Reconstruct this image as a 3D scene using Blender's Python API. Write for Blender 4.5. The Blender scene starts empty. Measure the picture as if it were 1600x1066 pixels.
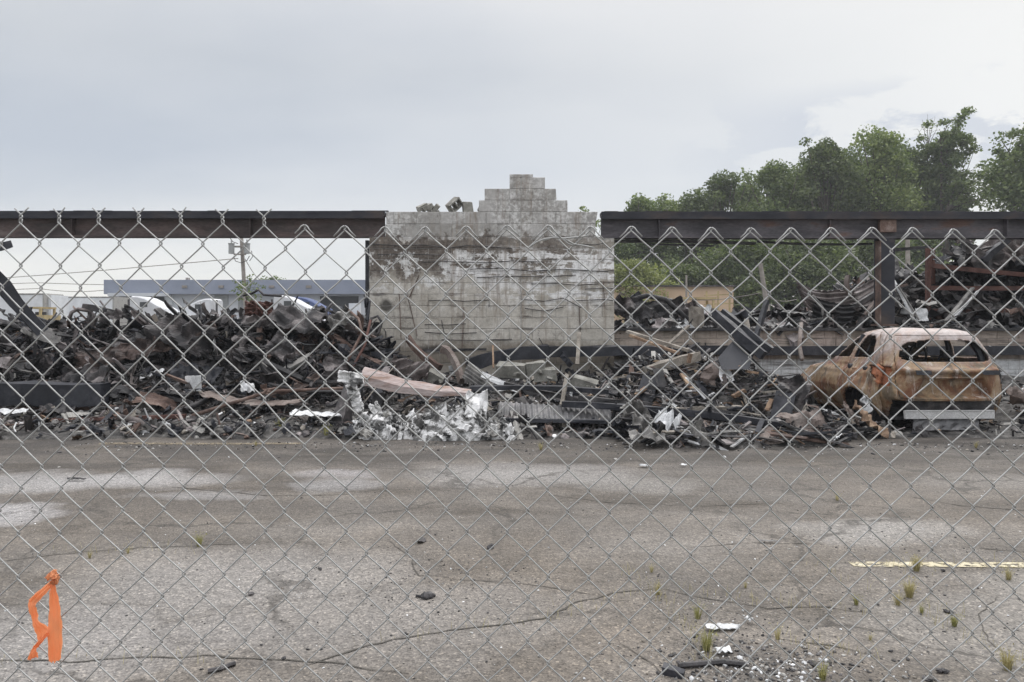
import bpy, bmesh, math, random
import numpy as np
from mathutils import Vector, Matrix, Euler, noise
R = math.radians
random.seed(7); rng = np.random.default_rng(7)
S = bpy.context.scene; COL = S.collection
F = 26/36*1600; HZ = 505.0; EYE = 1.65

# ------------------------------------------------------------------ camera
cam = bpy.data.cameras.new('camera'); cam.lens = 26; cam.sensor_width = 36; cam.shift_y = -28/1600
cam.clip_start = .05; cam.clip_end = 3000
co = bpy.data.objects.new('camera', cam); COL.objects.link(co)
co.location = (0, 0, EYE); co.rotation_euler = (R(90), 0, 0); S.camera = co

# ------------------------------------------------------------------ light
SUN_EL, SUN_AZ = R(48), R(35)          # azimuth measured from +Y towards +X
S.view_settings.view_transform = 'Standard'; S.view_settings.look = 'None'
S.view_settings.exposure = 0.16; S.view_settings.gamma = 1
W = bpy.data.worlds.new('World'); S.world = W; W.use_nodes = True
nt = W.node_tree; nt.nodes.clear()
def N(t, typ, **kw):
    n = t.nodes.new(typ)
    for k, v in kw.items(): setattr(n, k, v)
    return n
def math_(t, op, a, b=None, c=None, clamp=False):
    n = t.nodes.new('ShaderNodeMath'); n.operation = op; n.use_clamp = clamp
    for i, v in enumerate((a, b, c)):
        if v is None: continue
        if isinstance(v, (int, float)): n.inputs[i].default_value = v
        else: t.links.new(v, n.inputs[i])
    return n.outputs[0]
def ramp(t, fac, stops, interp='LINEAR'):
    n = t.nodes.new('ShaderNodeValToRGB'); n.color_ramp.interpolation = interp
    e = n.color_ramp.elements
    while len(e) > 1: e.remove(e[-1])
    e[0].position = stops[0][0]; c = stops[0][1]; e[0].color = (*c, 1) if len(c) == 3 else c
    for p, c in stops[1:]:
        x = e.new(p); x.color = (*c, 1) if len(c) == 3 else c
    t.links.new(fac, n.inputs[0]); return n.outputs[0]
def mixc(t, fac, a, b, mode='MIX'):
    n = t.nodes.new('ShaderNodeMix'); n.data_type = 'RGBA'; n.blend_type = mode
    for sock, v in ((n.inputs[0], fac), (n.inputs[6], a), (n.inputs[7], b)):
        if isinstance(v, (int, float)): sock.default_value = v
        elif isinstance(v, tuple): sock.default_value = (*v, 1)
        else: t.links.new(v, sock)
    return n.outputs[2]
def noise_(t, vec, scale, detail=4, rough=.55, dist=0, out=0):
    n = t.nodes.new('ShaderNodeTexNoise'); n.inputs['Scale'].default_value = scale
    n.inputs['Detail'].default_value = detail; n.inputs['Roughness'].default_value = rough
    n.inputs['Distortion'].default_value = dist
    if vec is not None: t.links.new(vec, n.inputs['Vector'])
    return n.outputs[out]
def mapping(t, vec, scale=(1,1,1), loc=(0,0,0), rot=(0,0,0)):
    n = t.nodes.new('ShaderNodeMapping'); n.inputs['Scale'].default_value = scale
    n.inputs['Location'].default_value = loc; n.inputs['Rotation'].default_value = rot
    t.links.new(vec, n.inputs['Vector']); return n.outputs[0]
sky = N(nt, 'ShaderNodeTexSky', sky_type='NISHITA', sun_disc=False, sun_elevation=SUN_EL, sun_rotation=SUN_AZ)
tc = N(nt, 'ShaderNodeTexCoord'); sep = N(nt, 'ShaderNodeSeparateXYZ'); nt.links.new(tc.outputs['Generated'], sep.inputs[0])
zc = math_(nt, 'MAXIMUM', sep.outputs[2], 0.0)
# cloud deck: direction projected on a high flat layer, so streaks flatten towards the horizon
den = math_(nt, 'ADD', zc, .22)
cx = math_(nt, 'DIVIDE', sep.outputs[0], den); cy = math_(nt, 'DIVIDE', sep.outputs[1], den)
cmb = N(nt, 'ShaderNodeCombineXYZ'); nt.links.new(cx, cmb.inputs[0]); nt.links.new(cy, cmb.inputs[1])
n1 = noise_(nt, mapping(nt, cmb.outputs[0], (.55,.9,1), (3.1,1.7,0)), 1.1, 5, .5)
n2 = noise_(nt, mapping(nt, tc.outputs['Generated'], (1,1,2.3), (.4,.2,.1)), 9, 7, .6, .3)
# elevation colours of the visible band (x10: background strength is .1)
el = ramp(nt, zc, [(0,(7.9,8.0,7.9)), (.06,(7.5,7.65,7.7)), (.12,(6.3,6.6,7.0)), (.2,(5.35,5.75,6.35)), (.32,(5.5,5.8,6.2)), (.42,(6.6,6.8,7.1)), (.6,(14,14.3,15)), (1,(21,21,21.5))])
el = mixc(nt, ramp(nt, n1, [(.38,(0,0,0)),(.6,(1,1,1))]), mixc(nt,1.0,el,(.95,.955,.965),'MULTIPLY'), mixc(nt, 1.0, el, (1.15,1.12,1.08), 'MULTIPLY'))
# glow side: brighter towards the hidden sun at the upper right
sd = Vector((math.sin(R(38))*math.cos(R(17)), math.cos(R(38))*math.cos(R(17)), math.sin(R(17))))
dt = N(nt, 'ShaderNodeVectorMath', operation='DOT_PRODUCT'); nt.links.new(tc.outputs['Generated'], dt.inputs[0]); dt.inputs[1].default_value = sd
gl = ramp(nt, dt.outputs['Value'], [(.78,(0,0,0)),(.93,(.35,.35,.35)),(.985,(.8,.8,.8)),(1,(1,1,1))])
el = mixc(nt, gl, el, (8.6,8.55,8.3))
# cumulus edge, low on the right
band = ramp(nt, zc, [(.15,(0,0,0)),(.19,(1,1,1)),(.25,(1,1,1)),(.29,(0,0,0))])
side = ramp(nt, math_(nt,'DIVIDE',sep.outputs[0],math_(nt,'MAXIMUM',sep.outputs[1],.05)), [(.2,(0,0,0)),(.42,(1,1,1))])
cum = mixc(nt, 1.0, band, side, 'MULTIPLY')
cumn = ramp(nt, n2, [(.47,(0,0,0)),(.54,(1,1,1))])
el = mixc(nt, mixc(nt, 1.0, mixc(nt, 1.0, cum, cumn, 'MULTIPLY'), (.65,.65,.65), 'MULTIPLY'), el, (5.0,5.4,6.2))
colr = mixc(nt, .9, sky.outputs[0], el)
bg = N(nt, 'ShaderNodeBackground'); bg.inputs[1].default_value = .1
wo = N(nt, 'ShaderNodeOutputWorld'); nt.links.new(colr, bg.inputs[0]); nt.links.new(bg.outputs[0], wo.inputs[0])
sl = bpy.data.lights.new('sun', 'SUN'); sl.energy = 1.3; sl.angle = R(25); sl.color = (1, .97, .92)
so = bpy.data.objects.new('sun', sl); COL.objects.link(so); so.location = (20, 30, 40)
sv = Vector((math.sin(SUN_AZ)*math.cos(SUN_EL), math.cos(SUN_AZ)*math.cos(SUN_EL), math.sin(SUN_EL)))
so.rotation_euler = sv.to_track_quat('Z', 'Y').to_euler()

# ------------------------------------------------------------------ helpers
def P(px, py, D): return Vector(((px-800)/F*D, D, EYE-(py-HZ)/F*D))
def G(px, py):  # point on the ground seen at a pixel
    D = EYE*F/(py-HZ); return Vector(((px-800)/F*D, D, 0))
def tag(o, label=None, cat=None, group=None, kind=None):
    if label: o['label'] = label
    if cat: o['category'] = cat
    if group: o['group'] = group
    if kind: o['kind'] = kind
    return o
def empty(name, loc, label, cat, group=None):
    o = bpy.data.objects.new(name, None); COL.objects.link(o); o.location = loc; o.empty_display_size = .2
    return tag(o, label, cat, group)
class MB:
    def __init__(s): s.v = []; s.f = []; s.m = []; s.n = 0
    def add(s, vs, fs, mi=0):
        b = s.n; s.v.extend([tuple(v) for v in vs]); s.n += len(vs)
        s.f.extend([tuple(b+i for i in f) for f in fs]); s.m.extend([mi]*len(fs))
    def box(s, c, size, rot=None, mi=0, jit=0):
        hx, hy, hz = size[0]/2, size[1]/2, size[2]/2; M = rot.to_matrix() if rot else None; vs = []
        for x, y, z in ((-1,-1,-1),(1,-1,-1),(1,1,-1),(-1,1,-1),(-1,-1,1),(1,-1,1),(1,1,1),(-1,1,1)):
            p = Vector((x*hx*(1+random.uniform(-jit,jit)), y*hy*(1+random.uniform(-jit,jit)), z*hz*(1+random.uniform(-jit,jit))))
            if M: p = M @ p
            vs.append(p+Vector(c))
        s.add(vs, ((0,3,2,1),(4,5,6,7),(0,1,5,4),(1,2,6,5),(2,3,7,6),(3,0,4,7)), mi)
    def prof(s, p0, p1, poly, up=(0,0,1), mi=0, bend=0, n=1, twist=0):   # extrude a polygon (x across, y up) from p0 to p1
        p0, p1 = Vector(p0), Vector(p1); d = (p1-p0); L = d.length; d.normalize()
        a = d.cross(Vector(up)); 
        if a.length < 1e-4: a = d.cross(Vector((0,1,0)))
        a.normalize(); u = a.cross(d); k = len(poly); vs = []; fs = []
        for i in range(n+1):
            t = i/n; c = p0+d*(L*t)+u*(bend*(4*t*(1-t))); an = twist*t; ca, sa = math.cos(an), math.sin(an)
            for x, y in poly: vs.append(c+a*(x*ca-y*sa)+u*(x*sa+y*ca))
        for i in range(n):
            for j in range(k): fs.append((i*k+j, i*k+(j+1)%k, (i+1)*k+(j+1)%k, (i+1)*k+j))
        fs.append(tuple(range(k-1,-1,-1))); fs.append(tuple(n*k+j for j in range(k)))
        s.add(vs, fs, mi)
    def bar(s, p0, p1, w, h, **k): s.prof(p0, p1, ((-w/2,-h/2),(w/2,-h/2),(w/2,h/2),(-w/2,h/2)), **k)
    def ibeam(s, p0, p1, w, h, t=.03, **k):
        a, b, c = w/2, h/2, t/2
        s.prof(p0, p1, ((-a,-b),(a,-b),(a,-b+t),(c,-b+t),(c,b-t),(a,b-t),(a,b),(-a,b),(-a,b-t),(-c,b-t),(-c,-b+t),(-a,-b+t)), **k)
    def tube(s, pts, r, k=6, mi=0, r1=None, cap=True):
        pts = [Vector(p) for p in pts]; n = len(pts); vs = []; fs = []; prev = None
        for i, p in enumerate(pts):
            d = (pts[min(i+1,n-1)]-pts[max(i-1,0)]).normalized()
            if prev is None:
                a = d.cross(Vector((0,0,1)))
                if a.length < .05: a = d.cross(Vector((0,1,0)))
            else: a = prev-d*prev.dot(d)
            a.normalize(); prev = a; b = d.cross(a); rr = r if r1 is None else r+(r1-r)*i/(n-1)
            for j in range(k):
                an = 2*math.pi*j/k; vs.append(p+a*(rr*math.cos(an))+b*(rr*math.sin(an)))
        for i in range(n-1):
            for j in range(k): fs.append((i*k+j, i*k+(j+1)%k, (i+1)*k+(j+1)%k, (i+1)*k+j))
        if cap: fs.append(tuple(range(k-1,-1,-1))); fs.append(tuple((n-1)*k+j for j in range(k)))
        s.add(vs, fs, mi)
    def cyl(s, c, r, h, k=16, axis='z', mi=0, r1=None):
        c = Vector(c); d = {'x':Vector((1,0,0)),'y':Vector((0,1,0)),'z':Vector((0,0,1))}[axis]
        s.tube([c-d*h/2, c+d*h/2], r, k, mi, r1)
    def chunk(s, c, r, mi=0, flat=.6, seed=None):      # irregular broken lump
        M = Euler((random.uniform(-.5,.5), random.uniform(-.5,.5), random.uniform(0,6.28))).to_matrix()
        sx, sy, sz = r*random.uniform(.6,1.3), r*random.uniform(.5,1), r*flat*random.uniform(.5,1.2); vs = []
        for v in ICO_V:
            k = random.uniform(.72,1.18); vs.append(M @ Vector((v[0]*sx*k, v[1]*sy*k, v[2]*sz*k))+Vector(c))
        s.add(vs, ICO_F, mi)
    def sheet(s, c, L, Wd, rot, th=.004, nx=14, ny=9, folds=4, amp=.12, curl=0, curl2=0, corr=0, pitch=.08, ragged=.06, mi=0, seed=None):
        r = random.Random(seed if seed is not None else random.random())
        U, V = np.meshgrid(np.linspace(-.5,.5,nx+1), np.linspace(-.5,.5,ny+1), indexing='ij')
        x = U*L; y = V*Wd; z = np.zeros_like(x); m = min(L, Wd); lam = 1
        for _ in range(folds):
            an = r.uniform(0, math.pi); lam = m*r.uniform(.35,1.1); ph = r.uniform(0,1); a = amp*m*r.uniform(.3,1)
            q = (x*math.cos(an)+y*math.sin(an))/lam+ph; tri = 2*np.abs(q-np.floor(q+.5)); z = z+a*tri
        if amp: z = z+np.array([[noise.noise(Vector((x[i,j]*3/m+r.random()*0, y[i,j]*3/m, lam*9)))*amp*m*.5 for j in range(ny+1)] for i in range(nx+1)])
        if corr: z = z+corr*np.sin(2*np.pi*y/pitch)
        if ragged:
            e = (np.abs(U) > .499)|(np.abs(V) > .499); rr = np.array([[r.uniform(0,1) for _ in range(ny+1)] for _ in range(nx+1)])
            f = 1-e*rr*ragged*2; x = x*f; y = y*f
        if curl:      # bend around the y axis
            rad = 1/curl; an = x/rad; x, z = (rad-z)*np.sin(an), rad-(rad-z)*np.cos(an)
        if curl2:
            rad = 1/curl2; an = y/rad; y, z = (rad-z)*np.sin(an), rad-(rad-z)*np.cos(an)
        Pp = np.stack([x,y,z],-1).reshape(-1,3); ny1 = ny+1
        gx = np.gradient(Pp.reshape(nx+1,ny1,3), axis=0); gy = np.gradient(Pp.reshape(nx+1,ny1,3), axis=1)
        nn = np.cross(gx, gy); nn /= (np.linalg.norm(nn,axis=-1,keepdims=True)+1e-9); nn = nn.reshape(-1,3)
        M = np.array(rot.to_matrix()); cc = np.array(c)
        top = (Pp+nn*th/2)@M.T+cc; bot = (Pp-nn*th/2)@M.T+cc; K = len(top); fs = []
        for i in range(nx):
            for j in range(ny):
                a = i*ny1+j; b = a+ny1; fs.append((a,b,b+1,a+1)); fs.append((K+a,K+a+1,K+b+1,K+b))
        for i in range(nx):
            a = i*ny1; b = a+ny1; fs.append((a,K+a,K+b,b)); a += ny; b += ny; fs.append((a,b,K+b,K+a))
        for j in range(ny):
            a = j; fs.append((a,a+1,K+a+1,K+a)); a = nx*ny1+j; fs.append((a,K+a,K+a+1,a+1))
        s.add(np.concatenate([top,bot]).tolist(), fs, mi)
    def build(s, name, mats, parent=None, smooth=False, origin=None):
        me = bpy.data.meshes.new(name); v = np.array(s.v, dtype=float)
        if parent is None:
            o0 = np.array(origin) if origin is not None else np.array([(v[:,0].min()+v[:,0].max())/2, (v[:,1].min()+v[:,1].max())/2, v[:,2].min()])
            off = o0
        else:
            p = parent; off = np.zeros(3)
            while p is not None: off = off+np.array(p.location); p = p.parent
        v = v-off; me.from_pydata(v.tolist(), [], s.f)
        if not isinstance(mats, (list, tuple)): mats = [mats]
        for m in mats: me.materials.append(m)
        if len(mats) > 1: me.polygons.foreach_set('material_index', s.m)
        if smooth: me.polygons.foreach_set('use_smooth', [True]*len(s.f))
        me.update(); o = bpy.data.objects.new(name, me); COL.objects.link(o)
        if parent is None: o.location = off
        else: o.parent = parent
        return o
_b = bmesh.new(); bmesh.ops.create_icosphere(_b, subdivisions=1, radius=1)
ICO_V = [tuple(v.co) for v in _b.verts]; ICO_F = [tuple(v.index for v in f.verts) for f in _b.faces]; _b.free()

# ------------------------------------------------------------------ materials
def mat(name, stops, scale=3, detail=6, rough=(.6,.9), metal=0, island=0, bump=.3, bscale=None, stretch=(1,1,1), spec=.5, fine=0, dist=0):
    """noise-mottled surface; stops = colour ramp over noise; island = brightness spread between loose pieces"""
    m = bpy.data.materials.new(name); m.use_nodes = True; t = m.node_tree; b = t.nodes['Principled BSDF']
    g = N(t, 'ShaderNodeNewGeometry'); vec = mapping(t, g.outputs['Position'], stretch)
    n = noise_(t, vec, scale, detail, .62, dist)
    f = n
    if island:
        f = math_(t, 'ADD', n, math_(t, 'MULTIPLY', math_(t, 'SUBTRACT', g.outputs['Random Per Island'], .5), island))
    lo, hi = .3, .7
    c = ramp(t, f, [(lo+(hi-lo)*p, q) for p, q in stops])
    if fine:
        nf = noise_(t, vec, scale*14, 3, .6); c = mixc(t, 1.0, c, ramp(t, nf, [(.3,(1-fine,)*3),(.7,(1+fine,)*3)]), 'MULTIPLY')
    t.links.new(c, b.inputs['Base Color'])
    b.inputs['Metallic'].default_value = metal; b.inputs['Specular IOR Level'].default_value = spec
    rr = ramp(t, noise_(t, vec, scale*2.3, 3), [(.3,(rough[0],)*3),(.7,(rough[1],)*3)]); t.links.new(rr, b.inputs['Roughness'])
    if bump:
        bp = N(t, 'ShaderNodeBump'); bp.inputs['Strength'].default_value = bump; bp.inputs['Distance'].default_value = .01
        t.links.new(noise_(t, vec, bscale or scale*6, 5, .65), bp.inputs['Height']); t.links.new(bp.outputs[0], b.inputs['Normal'])
    return m
def plain(name, c, rough=.6, metal=0, var=.12, scale=2):
    return mat(name, [(0,tuple(x*(1-var) for x in c)),(1,tuple(x*(1+var) for x in c))], scale, 4, (rough*.85,min(1,rough*1.15)), metal, bump=.08)
M = {}
M['char'] = mat('charred', [(0,(.012,.012,.014)),(.5,(.03,.029,.031)),(.8,(.06,.056,.058)),(1,(.13,.12,.12))], 5, rough=(.38,.8), island=.25, bump=.6, fine=.3)
M['black'] = mat('black_char', [(0,(.008,.009,.013)),(.6,(.018,.02,.028)),(1,(.05,.05,.06))], 4, rough=(.35,.7), bump=.5, fine=.3)
M['scrap'] = mat('scorched_metal', [(0,(.028,.025,.025)),(.35,(.07,.058,.054)),(.6,(.13,.11,.105)),(.8,(.20,.175,.17)),(1,(.30,.27,.27))], 2.6, rough=(.4,.8), metal=.15, island=.5, bump=.5, fine=.3)
M['scrapdark'] = mat('burnt_metal', [(0,(.014,.014,.016)),(.5,(.036,.034,.036)),(.8,(.085,.076,.076)),(1,(.19,.17,.168))], 2.6, rough=(.38,.75), metal=.15, island=.4, bump=.5, fine=.3)
M['rust'] = mat('rusty_metal', [(0,(.035,.023,.02)),(.45,(.085,.052,.042)),(.75,(.15,.10,.08)),(1,(.24,.19,.17))], 3, rough=(.65,.95), island=.3, bump=.4, fine=.3)
M['redrust'] = mat('red_rust', [(0,(.05,.024,.02)),(.5,(.10,.046,.037)),(1,(.16,.085,.07))], 4, rough=(.7,.95), bump=.3, fine=.2)
M['rustdark'] = mat('burnt_rusty_metal', [(0,(.02,.017,.017)),(.45,(.05,.036,.032)),(.75,(.09,.062,.053)),(1,(.19,.15,.14))], 3.5, rough=(.5,.9), island=.3, bump=.6, fine=.35)
M['ash'] = mat('grey_ash', [(0,(.07,.068,.066)),(.5,(.17,.165,.16)),(1,(.36,.35,.33))], 4, rough=(.8,1), island=.6, bump=.6, fine=.3)
M['white'] = mat('white_scrap', [(0,(.25,.25,.25)),(.35,(.5,.51,.52)),(1,(.78,.79,.8))], 3, rough=(.5,.8), island=.4, bump=.4, fine=.2)
M['melt'] = mat('melted_white', [(0,(.03,.03,.03)),(.3,(.12,.12,.12)),(.45,(.42,.42,.415)),(.62,(.7,.7,.7)),(1,(.82,.82,.82))], 4.5, 9, island=.35, rough=(.7,.95), bump=.8, bscale=14, fine=.15)
M['wood'] = mat('raw_wood', [(0,(.09,.055,.035)),(.5,(.2,.13,.085)),(1,(.38,.28,.19))], 4, rough=(.7,.95), island=.4, bump=.4, fine=.3)
M['greywood'] = mat('weathered_wood', [(0,(.1,.085,.07)),(.5,(.2,.18,.155)),(1,(.34,.31,.27))], 4, rough=(.7,.95), island=.5, bump=.4, fine=.3)
M['meltbase'] = mat('melted_dirty', [(0,(.03,.03,.03)),(.35,(.09,.088,.085)),(.5,(.2,.2,.195)),(.6,(.5,.5,.5)),(1,(.7,.7,.7))], 7, 9, rough=(.4,.8), bump=1, bscale=22, fine=.35)
M['pinkbeam'] = mat('scorched_beam', [(0,(.10,.06,.045)),(.35,(.2,.13,.10)),(.5,(.3,.235,.22)),(.7,(.36,.31,.30)),(1,(.24,.13,.08))], 2.2, rough=(.6,.9), stretch=(.35,1,2), bump=.5, fine=.3)
M['corr'] = mat('scorched_corrugated', [(0,(.06,.058,.06)),(.5,(.14,.14,.145)),(1,(.28,.27,.27))], 2, rough=(.35,.6), metal=.4, bump=.15, fine=.2)
M['brownplate'] = mat('brown_plate', [(0,(.08,.06,.05)),(.5,(.17,.135,.12)),(1,(.27,.24,.22))], 2.2, rough=(.55,.9), bump=.4, fine=.3)
M['beam'] = mat('steel_beam', [(0,(.03,.022,.022)),(.4,(.06,.045,.043)),(.75,(.105,.075,.07)),(1,(.16,.13,.12))], 1.6, rough=(.5,.85), stretch=(.5,1,1.6), bump=.25, fine=.25)
M['beamblue'] = mat('steel_beam_grey', [(0,(.03,.028,.033)),(.4,(.065,.06,.068)),(.75,(.11,.1,.11)),(1,(.13,.075,.06))], 1.6, rough=(.45,.8), stretch=(.5,1,1.6), bump=.25, fine=.25)
M['beamdark'] = mat('beam_dark_edge', [(0,(.01,.011,.016)),(.6,(.022,.023,.032)),(1,(.06,.045,.04))], 2, rough=(.5,.8), stretch=(.5,1,1), bump=.2)
M['galv'] = plain('galvanised_wire', (.40,.405,.40), .58, .6, .12, 40)
M['whitepaint'] = plain('white_paint', (.62,.63,.65), .7)
M['vanwhite'] = plain('trailer_white', (.7,.72,.74), .45)
M['glass'] = plain('dark_glass', (.03,.035,.04), .12)
M['dark'] = plain('opening_shade', (.03,.032,.036), .8)
M['tyre'] = plain('tyre', (.03,.03,.03), .8)
M['blue'] = plain('blue_paint', (.05,.08,.2), .6)
M['yellow'] = plain('faded_yellow', (.42,.33,.17), .7, 0, .3)
M['fascia'] = mat('fascia', [(0,(.22,.25,.32)),(1,(.28,.31,.39))], .6, rough=(.5,.7), bump=.05)
M['bwall'] = mat('warehouse_wall', [(0,(.5,.52,.55)),(1,(.62,.64,.67))], .5, rough=(.7,.9), bump=.05)
M['tan'] = mat('tan_wall', [(0,(.5,.36,.24)),(1,(.62,.46,.32))], .5, rough=(.7,.9), bump=.05)
M['pole'] = mat('pole_wood', [(0,(.2,.18,.16)),(1,(.36,.33,.3))], 3, rough=(.8,.95), bump=.3)
M['bark'] = mat('bark', [(0,(.05,.04,.03)),(1,(.14,.12,.1))], 2, rough=(.85,1), bump=.4)
M['tape'] = mat('orange_tape', [(0,(.97,.43,.2)),(1,(1,.54,.29))], 12, rough=(.35,.55), bump=.15)
def add_trans(m, col, w=.35):
    t = m.node_tree; b = t.nodes['Principled BSDF']; o = [n for n in t.nodes if n.type == 'OUTPUT_MATERIAL'][0]
    tr = N(t, 'ShaderNodeBsdfTranslucent')
    src = b.inputs['Base Color'].links[0].from_socket
    t.links.new(mixc(t, 1.0, src, col, 'MULTIPLY'), tr.inputs[0])
    mx = N(t, 'ShaderNodeMixShader'); mx.inputs[0].default_value = w
    t.links.new(b.outputs[0], mx.inputs[1]); t.links.new(tr.outputs[0], mx.inputs[2]); t.links.new(mx.outputs[0], o.inputs[0])
add_trans(M['tape'], (1.0,1.0,1.0), .5)
def leafmat(name, a, b, tr=(1.25,1.4,.75), w=.3):
    m = mat(name, [(0,a),(1,b)], .35, 3, (.5,.7), island=.6, bump=0); add_trans(m, tr, w); return m
M['leaf_dark'] = leafmat('leaf_dark', (.06,.085,.034), (.14,.17,.07))
M['leaf_mid'] = leafmat('leaf_mid', (.075,.11,.04), (.18,.22,.085))
M['leaf_light'] = leafmat('leaf_light', (.10,.14,.045), (.23,.27,.10))
M['leaf_yellow'] = leafmat('leaf_yellow', (.16,.18,.07), (.30,.32,.13))
M['weed'] = leafmat('weed_blade', (.32,.28,.13), (.5,.45,.25), (1,1,.9))
M['weedgreen'] = leafmat('weed_green', (.24,.24,.09), (.38,.36,.15), (1,1,.9))

# ------------------------------------------------------------------ asphalt
def asphalt():
    m = bpy.data.materials.new('asphalt'); m.use_nodes = True; t = m.node_tree; b = t.nodes['Principled BSDF']
    g = N(t, 'ShaderNodeNewGeometry'); pos = g.outputs['Position']
    # warped position for blotch outlines
    wn = noise_(t, pos, .9, 5, .6, 0, 1)
    wv = N(t, 'ShaderNodeVectorMath', operation='SUBTRACT'); t.links.new(wn, wv.inputs[0]); wv.inputs[1].default_value = (.5,.5,.5)
    ws = N(t, 'ShaderNodeVectorMath', operation='SCALE'); t.links.new(wv.outputs[0], ws.inputs[0]); ws.inputs['Scale'].default_value = 1.3
    wp = N(t, 'ShaderNodeVectorMath', operation='ADD'); t.links.new(pos, wp.inputs[0]); t.links.new(ws.outputs[0], wp.inputs[1]); wp = wp.outputs[0]
    def blot(cx, cy, rx, ry, s0=.75, s1=1.0):
        v = mapping(t, wp, (1/rx,1/ry,0), (-cx/rx,-cy/ry,0))
        l = N(t, 'ShaderNodeVectorMath', operation='LENGTH'); t.links.new(v, l.inputs[0]); return l.outputs['Value']
    big = noise_(t, pos, .35, 5, .6); mid = noise_(t, pos, 1.6, 6, .65)
    base = ramp(t, mid, [(.3,(.125,.118,.111)),(.5,(.17,.161,.152)),(.7,(.215,.206,.196))])
    base = mixc(t, ramp(t, big, [(.42,(0,0,0)),(.6,(1,1,1))]), base, mixc(t, 1.0, base, (.92,.88,.83), 'MULTIPLY'))
    # brownish grimy zones
    gr = ramp(t, noise_(t, mapping(t, pos, (1,1,1),(7,3,0)), .8, 6, .6), [(.5,(0,0,0)),(.64,(.7,.7,.7))])
    base = mixc(t, gr, base, (.135,.122,.108))
    # the strip along the rubble and other dark, sooty zones
    sy = N(t, 'ShaderNodeSeparateXYZ'); t.links.new(wp, sy.inputs[0])
    sb = ramp(t, math_(t, 'DIVIDE', sy.outputs[1], 20), [(.28,(0,0,0)),(.34,(.35,.35,.35)),(.42,(.6,.6,.6)),(.47,(.92,.92,.92)),(.52,(1,1,1))])
    sb = mixc(t, 1.0, sb, ramp(t, noise_(t, mapping(t,pos,(.6,1.4,1),(2,9,0)), 1.3, 6, .65), [(.38,(.45,.45,.45)),(.56,(1,1,1))]), 'MULTIPLY'); base = mixc(t, sb, base, (.055,.051,.049))
    big2 = noise_(t, mapping(t,pos,(.5,1.3,1),(11,2,0)), .9, 6, .62); base = mixc(t, 1.0, base, ramp(t, big2, [(.36,(.68,.66,.63)),(.5,(1,1,1)),(.62,(1.22,1.22,1.22))]), 'MULTIPLY')
    for cx, cy, rx, ry, k in ((-3.2,6.6,2.6,.45,.5), (1.25,3.55,.75,.42,.75), (1.1,4.6,.7,.55,.45), (.3,6.0,1.0,.8,.3), (4.2,5.4,1.3,.3,.35), (-2.6,5.6,1.4,.35,.3), (-.6,5.5,.35,.9,.35)):
        base = mixc(t, ramp(t, blot(cx,cy,rx,ry), [(.3,(k,k,k)),(1.1,(0,0,0))]), base, (.085,.079,.074))
    # pale patches: dried silt, and wet film's sky sheen painted in, some with darker rim
    for cx, cy, rx, ry, c, k, rim in ((-4.3,7.75,1.7,.62,(.33,.335,.35),.85,.0), (-4.6,6.35,.75,.4,(.34,.345,.365),.85,0), (-2.0,8.0,.5,.35,(.3,.3,.32),.7,0),
            (-1.8,7.5,.5,.28,(.27,.275,.29),.7,0), (-2.9,7.0,.8,.28,(.28,.285,.3),.6,0), (.1,8.1,1.5,.75,(.27,.27,.275),.85,.0), (1.2,7.6,.8,.5,(.25,.25,.25),.6,0),
            (-1.8,4.75,1.35,.95,(.245,.241,.24),.8,.3), (-2.3,3.9,1.5,.45,(.27,.268,.272),.75,.35), (-.6,4.1,1.2,.55,(.235,.23,.228),.65,.3),
            (2.9,5.9,.75,.5,(.3,.3,.3),.7,0), (2.8,4.0,1.0,.8,(.245,.24,.232),.6,.2), (3.7,4.6,.9,.45,(.26,.255,.245),.6,0), (5.5,7.6,1.6,.6,(.23,.225,.22),.6,0)):
        d = blot(cx,cy,rx,ry)
        if rim: base = mixc(t, ramp(t, d, [(.86,(0,0,0)),(.97,(rim,)*3),(1.03,(rim,)*3),(1.12,(0,0,0))]), base, (.07,.065,.06))
        base = mixc(t, ramp(t, d, [(.25,(k,k,k)),(.7,(k*.6,)*3),(1.05,(0,0,0))]), base, c)
    # cracks
    cv = N(t, 'ShaderNodeTexVoronoi', feature='DISTANCE_TO_EDGE'); cv.inputs['Scale'].default_value = .42; t.links.new(wp, cv.inputs['Vector'])
    cr = ramp(t, cv.outputs['Distance'], [(.0,(1,1,1)),(.006,(.8,.8,.8)),(.016,(0,0,0))])
    cm = ramp(t, noise_(t, pos, .6, 2), [(.45,(0,0,0)),(.55,(.75,.75,.75))]); base = mixc(t, mixc(t, 1.0, cr, cm, 'MULTIPLY'), base, (.05,.047,.043))
    # aggregate speckle
    vo = N(t, 'ShaderNodeTexVoronoi'); vo.inputs['Scale'].default_value = 95; t.links.new(pos, vo.inputs['Vector'])
    sp = N(t, 'ShaderNodeSeparateColor'); t.links.new(vo.outputs['Color'], sp.inputs[0])
    k1 = ramp(t, sp.outputs[0], [(0,(.5,.49,.48)),(.25,(.82,.82,.82)),(.75,(1.08,1.07,1.05)),(.93,(1.3,1.28,1.24)),(1,(2.0,1.95,1.85))])
    base = mixc(t, 1.0, base, (1.02,.985,.945), 'MULTIPLY'); base = mixc(t, .9, base, k1, 'MULTIPLY')
    k2 = ramp(t, noise_(t, pos, 22, 5, .75), [(.32,(.55,.55,.55)),(.5,(1,1,1)),(.7,(1.3,1.3,1.3))]); base = mixc(t, .8, base, k2, 'MULTIPLY')
    t.links.new(base, b.inputs['Base Color'])
    rg = ramp(t, sy.outputs[1], [(0,(.75,.75,.75)),(1,(.8,.8,.8))]); 
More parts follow.
